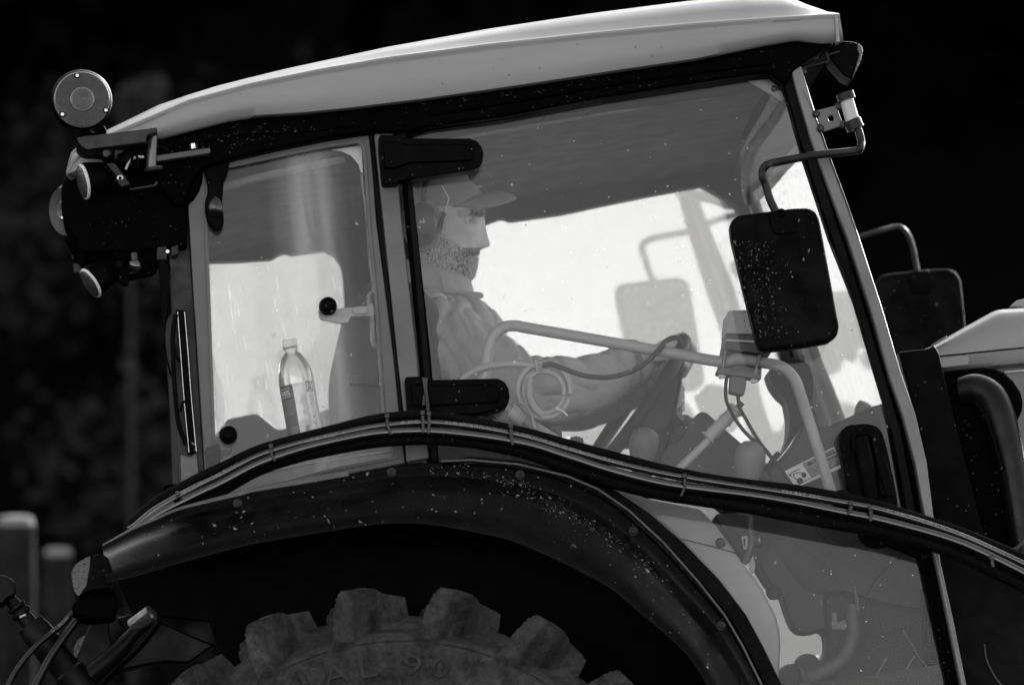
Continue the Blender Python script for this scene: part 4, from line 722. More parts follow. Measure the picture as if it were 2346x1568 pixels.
# coiled cable hung on the bar
cc = part('coiled_cable'); m1 = BAR
for r_, cx_, cy_, dy in ((205, 1000, 740, .12), (182, 1010, 745, .13), (158, 1000, 755, .125), (190, 985, 750, .135)):
    ptube('cable_loop', c6(*[v for t in np.linspace(.3, 2 * math.pi + .15, 26) for v in (cx_ + r_ * math.cos(t) * .98, cy_ + r_ * math.sin(t) * 1.02)]), dy, 7, m1, cc, k=10, n=3)
ptube('cable_end', c6(350,680, 390,640, 480,585, 600,552, 760,540, 900,550, 980,575), .12, 8, m1, cc, k=10); ptube('cable_end', c6(900,650, 885,720, 890,800, 930,880, 990,930), .11, 8, m1, cc, k=10)
ptube('cable_end', c6(990,545, 1060,540, 1150,575, 1280,620, 1400,640, 1530,635, 1680,590, 1790,520, 1870,440, 1930,370, 1985,340, 2040,352, 2075,410), .115, 6, CONSOLE, cc, k=10)
ptube('cable_tie', c6(1090,868, 1110,885, 1150,905, 1178,935), .10, 2.5, WHITE, cc, k=6); ptube('cable_tie', c6(930,510, 945,560, 950,600), .10, 3, m1, cc, k=6); ptube('cable_tie', c6(810,830, 860,860, 905,930, 930,1030), .11, 3, m1, cc, k=6)
lvr = part('hydraulic_lever'); rod('lever_sleeve', c6(745,895)[0], c6(850,962)[0], .17, [(0, 15), (.02, 16), (.98, 16), (1, 15)], surf('white_sleeve', .6, .3, .4), lvr); rod('lever_rod', c6(690,860)[0], c6(1120,1130)[0], .17, [(0, 9), (1, 10)], BAR, lvr)
lathe('lever_knob', [(.006, -.03), (.014, -.02), (.018, 0), (.013, .016), (0, .02)], P(c6(1075,1075)[0], .2), axis_im(.1, 1, 0), CONSOLED, lvr); lathe('lever_knob', [(.006, -.03), (.014, -.02), (.018, 0), (.013, .016), (0, .02)], P(c6(1245,1160)[0], .2), axis_im(.1, 1, 0), CONSOLED, lvr)
# steering wheel and column
SWC = P(e1(285,755)[0], CY); sn = axis_im(-.812, .584, -.075); su = axis_im(.584, .812, .0); su = su - sn * (su @ sn); su /= np.linalg.norm(su); sv = np.cross(sn, su); SWR = .187
sw = part('steering_wheel'); ring = np.array([SWC + SWR * (su * math.cos(t) + sv * math.sin(t)) for t in np.linspace(0, 2 * math.pi, 73)])
V, F = sweep(ring, .0150, 16); build('wheel_rim', V, F, CONSOLED, sw, smooth=True, angle=60)
for a in (0.2, 2.3, 4.4): tube('spoke', [SWC - sn * .03 + (su * math.cos(a) + sv * math.sin(a)) * q for q in (.02, .09, .187)], [.016, .012, .010], CONSOLED, sw)
lathe('hub', [(.05, .0), (.052, -.02), (.045, -.05), (.06, -.08), (.07, -.22), (.08, -.34), (0, -.34)], SWC - sn * .02, sn, CONSOLE, sw, k=32)
slab('column_shroud', rounded(e1(520,600, 620,430, 690,330, 655,620, 625,780, 560,900, 450,940, 330,1000, 190,1015, 300,930, 400,760), 10), CY - .10, CY + .08, CONSOLE, sw, bevel=.02)
ptube('shroud_glint', e1(270,935, 285,890, 330,800, 370,745, 350,830, 300,900, 230,985, 180,1012), CY - .11, 1.6, WHITE, sw, k=6); ptube('shroud_glint', e1(485,660, 510,615, 545,575, 520,625, 490,662), CY - .11, 1.8, WHITE, sw, k=6)  # white tubes added for the bright glints along the wheel cover edges
ptube('indicator_stalk', e1(700,330, 680,470, 655,620, 625,760, 605,850), CY - .12, 4, CONSOLED, sw, k=10)
rod('switch_knob', e1(625,830)[0], e1(660,955)[0], .42, [(0, 11), (.05, 13), (.9, 14), (1, 12)], CONSOLED, sw)
# dash and levers
ds = part('dashboard'); slab('instrument_case', rounded(e1(490,1210, 580,1040, 660,960, 750,850, 840,766, 890,770, 960,830, 1080,940, 1220,1060, 1344,1190, 1500,1420, 880,1400, 560,1330, 500,1270), 14, 3), .36, .52, CONSOLE, ds, bevel=.025, seg=4)
slab('case_slot', rounded(e1(580,1010, 600,950, 660,890, 720,860, 752,880, 690,990, 620,1045), 8), .352, .37, CONSOLED, ds, bevel=.004)
slab('slot_clip', e1(640,740, 690,715, 690,790, 720,830, 690,850, 640,800), .36, .40, LEVER, ds, bevel=.002); slab('column_base', rounded(e1(450,930, 560,900, 600,960, 560,1060, 490,1200, 480,1260, 380,1200), 8), .5, .8, CONSOLED, ds, bevel=.02)
l1 = part('hand_lever'); rod('lever_rod', e1(560,1350)[0], e1(935,985)[0], .22, [(0, 10), (1, 9.5)], BAR, l1)
rod('lever_grip', e1(905,985)[0], e1(1150,745)[0], .22, [(-.02, 20), (0, 20), (.05, 15), (.10, 14), (.2, 17), (.3, 14), (.4, 17), (.5, 14), (.6, 17), (.7, 14.5), (.8, 16), (.9, 15), (.95, 20), (1, 20), (1.02, 12)], surf('lever_grip_pale', .36, .5, .3, var=.1), l1)
rod('lever_tip', e1(1135,755)[0], e1(1195,692)[0], .22, [(0, 7), (1, 7)], CONSOLE, l1)
def knob_lever(c, rr, ax, y, parent_name, mat, stem):
    e = part(parent_name); r = rr / 1100.; lathe('knob', [(r * .34, -r * 3.6), (r * .40, -r * 2.8), (r * .50, -r * 2.1), (r * .72, -r * 1.3), (r * .93, -r * .55), (r, 0), (r * .95, r * .4), (r * .76, r * .75), (r * .42, r * .98), (0, r * 1.05)], P(c, y), ax, mat, e, k=32); return e
knob_lever(e1(372,1030)[0], 35, axis_im(.16, 1, 0), .26, 'gear_lever', LEVER, None)
knob_lever(d1(575,1040)[0], 37, axis_im(.12, 1, 0), .16, 'gear_lever', surf('pale_knob', .15, .5, .35, var=.12), None)
slab('foot_rest', rounded(e1(480,1250, 560,1245, 680,1300, 640,1330, 480,1300), 8), .3, .5, WHITE, ds, bevel=.01)
sconsole = slab('side_console', d1(640,1260, 700,1120, 800,1030, 880,930, 950,800, 1100,830, 1300,740, 1480,660, 1560,900, 1650,1180, 1760,1560, 1200,1700, 700,1500), .40, .5, surf('side_console_plastic', .085, .6, .25, var=.15, vscale=5), TR, bevel=.015)
slab('dark_guard', rounded(d1(700,440, 760,400, 800,345, 900,355, 985,395, 1018,500, 1012,640, 985,685, 930,700, 925,810, 880,910, 800,1020, 848,880, 852,760, 830,640, 780,600, 730,530), 8), .5, .62, CONSOLED, TR, bevel=.02)
tube('exhaust_elbow', PL(d1(1345,860, 1342,760, 1350,700, 1390,665, 1510,625), .62), 15.5 / 1100, surf('elbow_paint', .3, .5, .3), TR, k=20); ptube('cable_clip', d1(690,1130, 750,1040, 780,1010), .30, 7, CONSOLED, TR, k=8)
# warning decal
dcl = slab('warning_label', d1(815,1135, 1160,968, 1212,1110, 895,1250), .30, .303, WHITE, TR, bevel=0)
D0, DX, DY_ = P(d1(815,1135)[0], .2985), P(d1(1160,968)[0], .2985) - P(d1(815,1135)[0], .2985), P(d1(895,1250)[0], .2985) - P(d1(815,1135)[0], .2985)
dxu, dyu = DX / np.linalg.norm(DX), -DY_ / np.linalg.norm(DY_); LX, LY = np.linalg.norm(DX), np.linalg.norm(DY_)
def dq(u0_, v0_, u1_, v1_, m, lift=0): return build('label_field', [D0 + DX * u + DY_ * v + [0, -lift, 0] for u, v in ((u0_, v0_), (u1_, v0_), (u1_, v1_), (u0_, v1_))], [(0, 1, 2, 3)], m, dcl)
grey = surf('label_grey', .13, .5, .2, var=.05); dq(.34, .36, .97, .92, grey); dq(.34, .05, .97, .33, surf('label_orange', .2, .5, .2, var=.05))
def dtext(s, u, v, h, w, m=PRINTD): lettering('label_text', s, D0 + DX * u + DY_ * v + [0, -.0012, 0], dxu, dyu, h, m, dcl, width=w)
dtext('WARNING', .53, .29, LY * .17, LX * .4)
for i, s in enumerate(('To avoid injury:', 'Use "Bi-speed" only in low', 'gears and slow. Do not use', '"Bi-speed" in high gears or', 'road speed.')): dtext(s, .355, .47 + .108 * i, LY * .075, LX * (.34 if i in (0,) else .27 if i == 4 else .58), WHITE)
build('label_triangle', [D0 + DX * u + DY_ * v + [0, -.0015, 0] for u, v in ((.40, .29), (.52, .29), (.46, .08))], [(0, 1, 2)], PRINTD, dcl)
ptx = lambda u, v: D0 + DX * u + DY_ * v + [0, -.001, 0]
for c_, r_ in (((.13, .76), .0065), ((.25, .60), .0055)): lathe('pictogram_wheel', [(r_, 0), (r_ * .5, .0004), (r_ * .4, .0001)], ptx(*c_), (0, -1, 0), PRINTD, dcl, k=18)
for a in (((.03, .28), (.12, .22), (.25, .24)), ((.10, .32), (.22, .40), (.27, .55)), ((.10, .32), (.08, .55), (.13, .72)), ((.03, .92), (.18, .90), (.33, .88)), ((.03, .28), (.05, .36), (.06, .30))): tube('pictogram_line', [ptx(*q) for q in a], .0009, PRINTD, dcl, k=5)
# lower console seen through the foot of the door
lc = slab('lower_console', rounded(e6(60,-60, 100,20, 240,200, 330,345, 430,335, 470,440, 570,600, 690,670, 735,820, 790,965, 850,1028, 960,1040, 1085,1000, 1112,1130, 1100,1230, 1040,1320, 950,1390, 1000,1560, 1100,1800, 2500,1800, 2000,330, 1400,60, 700,-100), 10, 2), .30, .40, CONSOLE, TR, bevel=.035, seg=5)
tube('console_bulge', PL(e6(520,60, 700,260, 980,520, 1250,700), .34), [.03, .045, .055, .04], CONSOLE, lc, k=28)
slab('console_fold', e6(1080,640, 1300,640, 1700,760, 2060,800, 2150,1200, 2250,1700, 1150,1700, 1110,1100), .27, .32, CONSOLED, lc, bevel=.02)
tube('footwell_pipe', PL(e6(1355,780, 1362,930, 1358,1060, 1320,1190, 1250,1290, 1140,1370, 1020,1430, 900,1470), .22), 17.5 / 1100, surf('pipe_grey', .07, .5, .3), lc, k=20)
slab('catch_plate', e6(1165,850, 1205,850, 1212,945, 1285,915, 1288,1010, 1165,1005), .2, .21, LEVER, lc, bevel=.001)
tube('pedal_arm', PL(e6(470,430, 540,560, 610,650), .25), .010, CONSOLED, lc); lathe('pedal_knob', [(0, -.017), (.012, -.012), (.0165, 0), (.012, .012), (0, .017)], P(e6(620,665)[0], .25), (0, 1, 0), CONSOLED, lc)
for q, s in (((930,1330), 26), ((780,1440), 30)): lathe('pedal', [(0, -.022), (.8 * s / 1100, -.018), (s / 1100, 0), (.8 * s / 1100, .018), (0, .022)], P(e6(*q)[0], .24), (0, 1, 0), CONSOLED, lc, squash=(.95, 1.15))
slab('pedal_strap', e6(850,1340, 900,1380, 1000,1560, 900,1560), .2, .215, CONSOLE, lc, bevel=.003)
ptube('gear_rod', e6(395,-60, 402,60, 412,160, 400,270, 345,400), .18, 8, surf('rod_grey', .10, .45, .4), lc, k=12)
slab('key_tag', rounded(e6(322,150, 375,138, 380,175, 375,262, 345,270), 2), .215, .22, WHITE, lc, bevel=0); slab('tag_print', e6(342,170, 356,165, 354,240, 345,245), .213, .2145, PRINTD, lc, bevel=0)
lathe('chrome_ring', [(.0145, -.008), (.0150, -.006), (.0150, .006), (.0145, .008), (.011, .009), (.011, -.004)], P(e6(478,190)[0], .23), axis_im(1, .1, -.35), STEEL, lc, k=32)
slab('paper_tag', rounded(e6(385,420, 430,315, 452,420, 440,490, 415,500), 4), .19, .192, surf('paper_white', .5, .7, .1), lc, bevel=0)
for a, r_, m in ((e6(1010,60, 1080,150, 1180,215, 1280,235, 1360,210, 1415,165), 4.2, CONSOLE), (e6(1830,300, 1690,420, 1560,560, 1490,680, 1430,830), 2.2, CONSOLED), (e6(1365,600, 1385,700, 1408,830), 4, LEVER), (e6(1815,1015, 1900,1150, 2010,1320, 2210,1540), 2, LEVER), (e6(1590,850, 1620,1000, 1660,1160), 2.5, CONSOLED), (e6(1665,1270, 1610,1370, 1555,1470), 2.5, LEVER), (e6(1930,1255, 1890,1310, 1850,1385), 3, LEVER)): ptube('floor_cable', a, .20, r_, m, lc, k=8)
# ------------------------------------------------------------------ driver
GZ = (P((1050, 700), CY) - CAMT) @ fT
def G(p, dy=0.0):
    z = GZ + dy; return CAMT + (fT + rT * ((p[0] - 1173.0) / KPX) - uT * ((p[1] - 784.0) / KPX)) * z
PR = new_root('person', P((980, 1090), CY))
tag(PR, 'bearded man in cap, ear defenders and work jacket driving with a hand on the wheel', 'person')
CPX = .2338 / 1053.0                               # one c5 unit in metres at the driver
SKIN = surf('skin', .46, .55, .35, var=.10, vscale=40, bump=.25, bscale=420, speck=.05, speckcol=.12, speckscale=160)
JACKET = surf('jacket_cloth', .31, .85, .15, var=.12, vscale=22, bump=.35, bscale=500)
CAPM = surf('cap_cloth', .23, .85, .15, var=.12, vscale=40, bump=.4, bscale=600)
TROUSER = surf('trouser_cloth', .05, .85, .1, var=.15)
hy = [140, 180, 250, 330, 400, 480, 520, 570, 640, 750, 860, 900, 935, 965, 1030, 1110, 1160, 1200, 1225, 1250, 1300, 1400, 1500]
hxf = [470, 620, 735, 790, 815, 838, 838, 818, 806, 792, 784, 782, 764, 766, 757, 740, 712, 655, 605, 585, 575, 585, 600]
hxb = [400, 230, 120, 70, 45, 25, 20, 20, 25, 60, 105, 115, 118, 118, 112, 105, 100, 96, 92, 88, 78, 60, 40]
hhw = [60, 190, 275, 315, 330, 337, 338, 334, 326, 314, 300, 294, 286, 278, 258, 232, 222, 218, 218, 220, 228, 250, 280]
def hsurf(y, th):
    """surface of the head in c5 units: height y, angle th (0 = forward, -90deg = near side) -> x, lateral"""
    xf, xb, hw = (np.interp(y, hy, a) for a in (hxf, hxb, hhw)); xm = xb + .45 * (xf - xb); c, s = math.cos(th), math.sin(th)
    n = 2.05 if c > 0 else 2.3; k = (abs(c) ** n + abs(s) ** n) ** (-1 / n); a = (xf - xm) if c > 0 else (xm - xb); x, l = xm + a * c * k, hw * s * k
    d = math.degrees(th)
    def gs(t0, st, y0, sy): return math.exp(-((abs(d) - t0) / st) ** 2 - ((y - y0) / sy) ** 2)
    dn = -52 * gs(40, 13, 590, 38) + 24 * gs(34, 22, 516, 22) - 7 * gs(52, 9, 628, 10) - 6 * gs(26, 7, 880, 40) + 22 * gs(52, 12, 680, 42) - 20 * gs(48, 11, 815, 60) - 9 * gs(30, 6, 815, 46) + 6 * gs(20, 12, 900, 22) - 9 * gs(0, 34, 938, 7) + 7 * gs(0, 26, 958, 12) - 10 * gs(75, 14, 560, 60)
    x += dn * c; l += dn * s
    ny = [520, 560, 600, 640, 700, 760, 800, 832, 850, 862, 874]; nv = [0, 6, 20, 33, 54, 76, 92, 99, 90, 46, 0]; nb = np.interp(y, ny, nv) if 520 < y < 874 else 0
    sg = np.interp(y, [520, 640, 760, 820, 870], [42, 40, 56, 66, 60]); x += nb * math.exp(-(l / sg) ** 2) if c > 0 else 0
    if c > 0: x += 26 * math.exp(-((abs(l) - 74) / 26) ** 2 - ((y - 832) / 26) ** 2)          # nostril wing
    return x, l
def HP_(y, th): x, l = hsurf(y, th); return G(c5(x, y)[0], l * CPX)
ROWS, COLS = 190, 150
hv = [];
for i in range(ROWS):
    yy = 142 + (1500 - 142) * i / (ROWS - 1)
    for j in range(COLS): hv.append(HP_(yy, -math.pi + 2 * math.pi * j / COLS))
hf = [(i * COLS + j, i * COLS + (j + 1) % COLS, (i + 1) * COLS + (j + 1) % COLS, (i + 1) * COLS + j) for i in range(ROWS - 1) for j in range(COLS)]
hf += [tuple(range(COLS)), tuple(range((ROWS - 1) * COLS, ROWS * COLS))[::-1]]
def capsule(a, b, ra, rb, k=16, n=6):
    a, b = np.asarray(a, float), np.asarray(b, float); ax = b - a; L = np.linalg.norm(ax) + 1e-9; ax /= L; u = np.cross(ax, [.3, .2, .9]); u /= np.linalg.norm(u); v = np.cross(ax, u)
    prof = [(ra * math.sin(t), -ra * math.cos(t)) for t in np.linspace(.08, math.pi / 2, n)] + [(rb * math.cos(t), L + rb * math.sin(t)) for t in np.linspace(0, math.pi / 2 - .08, n)]; V = []; F = []
    for r, h in prof:
        for j in range(k): t = 2 * math.pi * j / k; V.append(a + ax * h + r * (u * math.cos(t) + v * math.sin(t)))
    m = len(prof); F = [(i * k + j, i * k + (j + 1) % k, (i + 1) * k + (j + 1) % k, (i + 1) * k + j) for i in range(m - 1) for j in range(k)] + [tuple(range(k))[::-1], tuple(range((m - 1) * k, m * k))]
    return V, F
def fused(name, pieces, voxel, mat, parent, smooth_it=6, disp=None):
    """overlapping closed pieces fused into one continuous skin"""
    V = []; F = []
    for v, f in pieces:
        b = len(V); V += list(v); F += [tuple(i + b for i in q) for q in f]
    o = build('tmp', V, F, None, parent); o.parent = None; m = o.modifiers.new('r', 'REMESH'); m.mode = 'VOXEL'; m.voxel_size = voxel
    s = o.modifiers.new('s', 'SMOOTH'); s.factor = .5; s.iterations = smooth_it
    dg = bpy.context.evaluated_depsgraph_get(); dg.update(); me = bpy.data.meshes.new_from_object(o.evaluated_get(dg)); bpy.data.objects.remove(o)
    if disp:
        b0 = root_base(parent); co = np.array([tuple(v.co) for v in me.vertices]); no = np.array([tuple(v.normal) for v in me.vertices])
        for i in range(len(co)): co[i] += no[i] * disp(Vector(co[i] + b0))
        me.vertices.foreach_set('co', co.ravel()); me.update()
    me.name = name; o = bpy.data.objects.new(name, me); COL.objects.link(o); o.parent = parent; me.materials.clear(); me.materials.append(mat)
    me.polygons.foreach_set('use_smooth', [True] * len(me.polygons)); return o
def g1(x, y, dy): return G((x, y), dy)
def ge(x, y, dy): return G(e1(x, y)[0], dy)
body_p = [(hv, hf)]
body_p += [capsule(g1(985, 700, 0), g1(990, 780, 0), .062, .10), capsule(g1(985, 760, -.09), g1(985, 990, -.07), .085, .09), capsule(g1(985, 760, .09), g1(985, 990, .07), .085, .09), capsule(g1(990, 720, -.15), g1(990, 720, .15), .05, .05)]
arms = {}
for sg in (-1, 1):
    sh_, el, wr = g1(1015, 752, sg * .19), g1(1195, 905, sg * .22), (ge(400, 330, -.015) if sg < 0 else g1(1490, 880, .10))
    arms[sg] = (sh_, el, wr); body_p += [capsule(sh_, el, .05, .042), capsule(el, wr, .04, .026), capsule(g1(985, 1000, sg * .09), g1(1270, 1085, sg * .13), .08, .06), capsule(g1(1270, 1085, sg * .13), g1(1320, 1480, sg * .13), .055, .04), capsule(g1(1320, 1490, sg * .13), g1(1450, 1510, sg * .14), .04, .03)]
def hand(pk, wr, lat, chains, thumb):
    out = []
    for k_, ch in enumerate(chains):
        out.append(capsule(wr + lat * (.024 - .016 * k_), ch[0], .019, .0125))
        for a, b, ra, rb in zip(ch[:-1], ch[1:], (.0118, .0108, .0098, .009), (.0108, .0098, .009, .0082)): out.append(capsule(a, b, ra, rb, 12, 5))
    for a, b, ra, rb in zip(thumb[:-1], thumb[1:], (.015, .0125, .011), (.0125, .011, .0095)): out.append(capsule(a, b, ra, rb, 12, 5))
    return out
chains = [[ge(600 + 8 * k_, 175 + 6 * k_, d), ge(700 + 6 * k_, 138 + 10 * k_, d), ge(768 + 4 * k_, 215 + 8 * k_, d), ge(752, 330 + 10 * k_, d), ge(712 - 4 * k_, 420 + 12 * k_, d)] for k_, d in enumerate((.040, .017, -.006, -.029))]
body_p += hand(None, arms[-1][2], fT, chains, [ge(470, 300, -.05), ge(560, 290, -.06), ge(650, 330, -.055), ge(715, 385, -.045)])
wl = arms[1][2]; ch2 = [[g1(1515 + 3 * k_, 880 + 14 * k_, .10), g1(1548, 870 + 15 * k_, .09), g1(1560, 890 + 15 * k_, .06), g1(1545, 905 + 14 * k_, .045)] for k_ in range(4)]
body_p += hand(None, wl, -uT, ch2, [g1(1505, 860, .08), g1(1530, 840, .06), g1(1545, 825, .05)])
body = fused('body', body_p, .0026, SKIN, PR, 2)
# beard undercoat and brow hair; eye-socket shade painted into the skin colour
_b0 = root_base(PR); at = body.data.attributes.new('stubble_shade', 'FLOAT', 'POINT')
_co = np.empty(len(body.data.vertices) * 3, np.float32); body.data.vertices.foreach_get('co', _co); _q = _co.reshape(-1, 3) + _b0 - CAMT; _z = _q @ fT
_x = (1173 + KPX * (_q @ rT) / _z - 916.4) / .2338; _y = (784 - KPX * (_q @ uT) / _z - 366.6) / .2338
_e = np.interp(_x, [150, 330, 420, 560, 620, 680, 800], [560, 640, 760, 850, 890, 900, 905]); _w = np.clip((_y - _e) / 110 + .45, 0, 1) * ((_x > -50) & (_x < 900) & (_y > 540) & (_y < 1240))
_w = np.where((_y > 860) & (_y < 925) & (_x > 610) & (_x < 900), 1.0, _w); _w = np.where((_y > 926) & (_y < 952) & (_x > 640) & (_x < 900), .15, _w)
_w = np.where((_y > 485) & (_y < 560) & (_x > 560) & (_x < 800), np.maximum(_w, .38), _w); _w = np.where((_y > 560) & (_y < 625) & (_x > 600) & (_x < 760), np.maximum(_w, .5 * np.exp(-((_x - 685) / 60) ** 2)), _w)
at.data.foreach_set('value', _w.astype(np.float32))
_t = SKIN.node_tree; _bs = [n for n in _t.nodes if n.type == 'BSDF_PRINCIPLED'][0]; _ln = [l for l in _t.links if l.to_node == _bs and l.to_socket.name == 'Base Color'][0]; _src = _ln.from_socket
_at = node(_t, 'ShaderNodeAttribute', _attribute_name='stubble_shade'); _mx = node(_t, 'ShaderNodeMix', _data_type='FLOAT'); _t.links.new(_at.outputs['Fac'], _mx.inputs[0]); _t.links.new(_src, _mx.inputs[2]); _mx.inputs[3].default_value = .10; _t.links.new(_mx.outputs[0], _bs.inputs['Base Color'])
# eyes
for sg in (-1, 1):
    ec = G(c5(644, 584)[0], sg * 188 * CPX); r_ = 57 * CPX; fw = axis_im(.86, -.04, sg * .36); eup = axis_im(-.05, 1, 0)
    eye = lathe('eye', [(r_ * math.sin(t), -r_ * math.cos(t)) for t in np.linspace(.02, 2.62, 18)] + [(r_ * .5, r_ * .868)], ec, fw, surf('eye_white', .5, .15, .6, var=.05), body, k=28)
    lathe('iris', [(r_ * .52, r_ * .868), (r_ * .45, r_ * .93), (r_ * .25, r_ * 1.0), (0, r_ * 1.02)], ec, fw, surf('iris_dark', .012, .1, .7, var=.2), eye, k=20)
    for a0, a1, nm in ((-1.15, -.26, 'upper'), (.34, 1.15, 'lower')):
        V = []; F = []; nn, mm = 8, 18
        for i in range(nn + 1):
            el_ = -(a0 + (a1 - a0) * i / nn)
            for j in range(mm + 1):
                az = -1.15 + 2.3 * j / mm; side = np.cross(eup, fw); dcl_ = 1 - .25 * (abs(az) / 1.15) ** 2
                e2_ = el_ * dcl_; dirv = (fw * math.cos(az) + side * math.sin(az)) * math.cos(e2_) + eup * math.sin(e2_); V.append(ec + dirv * r_ * (1.10 - .03 * (i == (nn if nm == 'upper' else 0))))
        F = [(i * (mm + 1) + j, i * (mm + 1) + j + 1, (i + 1) * (mm + 1) + j + 1, (i + 1) * (mm + 1) + j) for i in range(nn) for j in range(mm)]
        o = build('eyelid', V, F, SKIN, eye, smooth=True, angle=80); so = o.modifiers.new('s', 'SOLIDIFY'); so.thickness = .0012
for sg in (-1, 1):
    lathe('nostril', [(0, -.0022), (.0022, -.0015), (.0034, 0), (.0022, .0015), (0, .0022)], G(c5(800, 858)[0], sg * 46 * CPX), axis_im(.5, -.7, sg * .5), surf('nostril_dark', .01, .8, .05), body, k=14, squash=(1.6, 1))
tube('mouth_line', [HP_(y_, rad(t_)) for y_, t_ in ((944, -52), (938, -40), (934, -28), (933, -14), (933, 0), (933, 14), (934, 28))], .0012, surf('mouth_dark', .02, .6, .2), body, k=6)
# strands: beard, moustache, brows, temple hair
HG, HD, HM = surf('hair_grey', .55, .6, .3, var=.1), surf('hair_dark', .018, .6, .3, var=.1), surf('hair_mid', .10, .6, .3, var=.1)
def strands(name, n, zone, length, width, flow, weights, lift=.3, seed=1):
    rg_ = np.random.default_rng(seed); V = []; F = []; MI = []; cnt = 0; tries = 0
    while cnt < n and tries < n * 60:
        tries += 1; y = rg_.uniform(zone[0], zone[1]); th = rad(rg_.uniform(-zone[2], zone[2] * .45)); x, l = hsurf(y, th); w = zone[3](x, y, abs(l))
        if rg_.random() > w: continue
        p = G(c5(x, y)[0], l * CPX); q = HP_(y + 8, th); s = HP_(y, th + .03); tn = q - p; ts = s - p; nr = np.cross(tn, ts); nr /= np.linalg.norm(nr) + 1e-9
        ctr = G(c5(400, y)[0], 0)
        if nr @ (p - ctr) < 0: nr = -nr
        fx, fyv = flow(x, y); d = rT * (fx + rg_.normal(0, .35)) - uT * (fyv + rg_.normal(0, .25)) + fT * rg_.normal(0, .25); d = d - nr * (d @ nr); d /= np.linalg.norm(d) + 1e-9; d = d + nr * (lift + rg_.normal(0, .12)); d /= np.linalg.norm(d)
        L = length * rg_.uniform(.6, 1.25); sd = np.cross(d, nr); sd /= np.linalg.norm(sd) + 1e-9; b = len(V); wv = width * rg_.uniform(.7, 1.3); p0 = p - nr * .0008
        V += [p0 - sd * wv / 2, p0 + sd * wv / 2, p0 + d * L * .55 + sd * wv * .4 - nr * 0, p0 + d * L * .55 - sd * wv * .4, p0 + d * L - nr * L * .12]; F += [(b, b + 1, b + 2, b + 3), (b + 3, b + 2, b + 4)]
        k_ = rg_.choice(len(weights(x, y)), p=weights(x, y)); MI += [k_, k_]; cnt += 1
    o = build(name, V, F, HG, body); o.data.materials.append(HM); o.data.materials.append(HD); o.data.polygons.foreach_set('material_index', MI); o['kind'] = 'stuff'; return o
def bz(x, y, l):
    edge = np.interp(x, [150, 330, 420, 560, 620, 680, 800], [560, 640, 760, 850, 905, 950, 955]); 
    if y < edge + 0: return .25 if y > edge - 50 else 0
    if 918 < y < 950 and x > 640: return .15
    if x < 230 and y > 1100: return 0
    return 1
strands('beard', 15000, (600, 1215, 135, bz), .0105, .0009, lambda x, y: (-.35 if x < 560 else -.1, 1.0), lambda x, y: ((.66, .20, .14) if not (560 < x < 680 and y < 1120) else (.46, .30, .24)), .34, 2)
strands('moustache', 1500, (856, 928, 48, lambda x, y, l: 1.0 if (x > 600 and y > np.interp(x, [600, 640, 720, 790], [900, 872, 866, 864])) else 0), .0085, .0011, lambda x, y: (-.15, 1.0), lambda x, y: (.06, .24, .70), .22, 3)
strands('eyebrow', 1500, (492, 548, 62, lambda x, y, l: 1.0 if (55 < l < 260 and abs(y - np.interp(x, [560, 640, 720, 800], [545, 522, 512, 520])) < np.interp(x, [560, 640, 800], [8, 14, 20])) else 0), .008, .0011, lambda x, y: (-.9, -.1), lambda x, y: (.05, .25, .70), .2, 4)
strands('temple_hair', 900, (440, 640, 120, lambda x, y, l: 1.0 if (x < 450 and x > 330) else 0), .009, .0010, lambda x, y: (-.3, 1), lambda x, y: (.4, .35, .25), .15, 5)
# cap: crown and curved brim
cv = []
crows = [(452, 1.035), (430, 1.05), (380, 1.06), (320, 1.065), (260, 1.07), (200, 1.08), (150, 1.09), (110, 1.06), (80, .9), (62, .55), (56, .12)]; COLS2 = 72
for (yy, k_) in crows:
    for j in range(COLS2):
        th = -math.pi + 2 * math.pi * j / COLS2; yb_ = max(yy, 200); x, l = hsurf(min(yb_, 470) if yb_ > 200 else 205, th); cx_ = 425
        kk = k_ if yy > 200 else k_ * math.sqrt(max(0, 1 - ((200 - yy) / 146.0) ** 2)) / 1.0 * (1.0)
        yq = yy + 24 * math.cos(th) * -1 * (yy > 400) + 30 * (math.cos(th) < 0) * abs(math.cos(th)) * (yy > 400); cv.append(G(c5(cx_ + (x - cx_) * kk, yq)[0], l * kk * CPX))
cf = [(i * COLS2 + j, i * COLS2 + (j + 1) % COLS2, (i + 1) * COLS2 + (j + 1) % COLS2, (i + 1) * COLS2 + j) for i in range(len(crows) - 1) for j in range(COLS2)] + [tuple(range((len(crows) - 1) * COLS2, len(crows) * COLS2))]
cap = build('cap', cv, cf, CAPM, PR, smooth=True, angle=70)
bv = []; NU, NV = 40, 14
for i in range(NU + 1):
    u = -1 + 2 * i / NU; au = abs(u)
    ox, oy, ol = (np.interp(au, [0, .2, .35, .55, .75, .9, 1], a) for a in ([1147, 1140, 1120, 1045, 935, 840, 700], [352, 358, 374, 408, 446, 467, 468], [0, 85, 150, 232, 292, 322, 335]))
    th = u * rad(74); x0, l0 = hsurf(430, th); x0 = 425 + (x0 - 425) * 1.045; l0 *= 1.045; y0 = 302 + 150 * au ** 1.7
    for j in range(NV + 1):
        v = j / NV; lat = l0 * (1 - v) + math.copysign(ol, u) * v; xx = x0 * (1 - v) + ox * v; yy = y0 * (1 - v) + oy * v - 26 * math.sin(math.pi * v) * (1 - .5 * au) + 16 * max(0, v - .85) / .15 * (1 - au)
        bv.append(G(c5(xx, yy)[0], lat * CPX))
bf = [(i * (NV + 1) + j, i * (NV + 1) + j + 1, (i + 1) * (NV + 1) + j + 1, (i + 1) * (NV + 1) + j) for i in range(NU) for j in range(NV)]
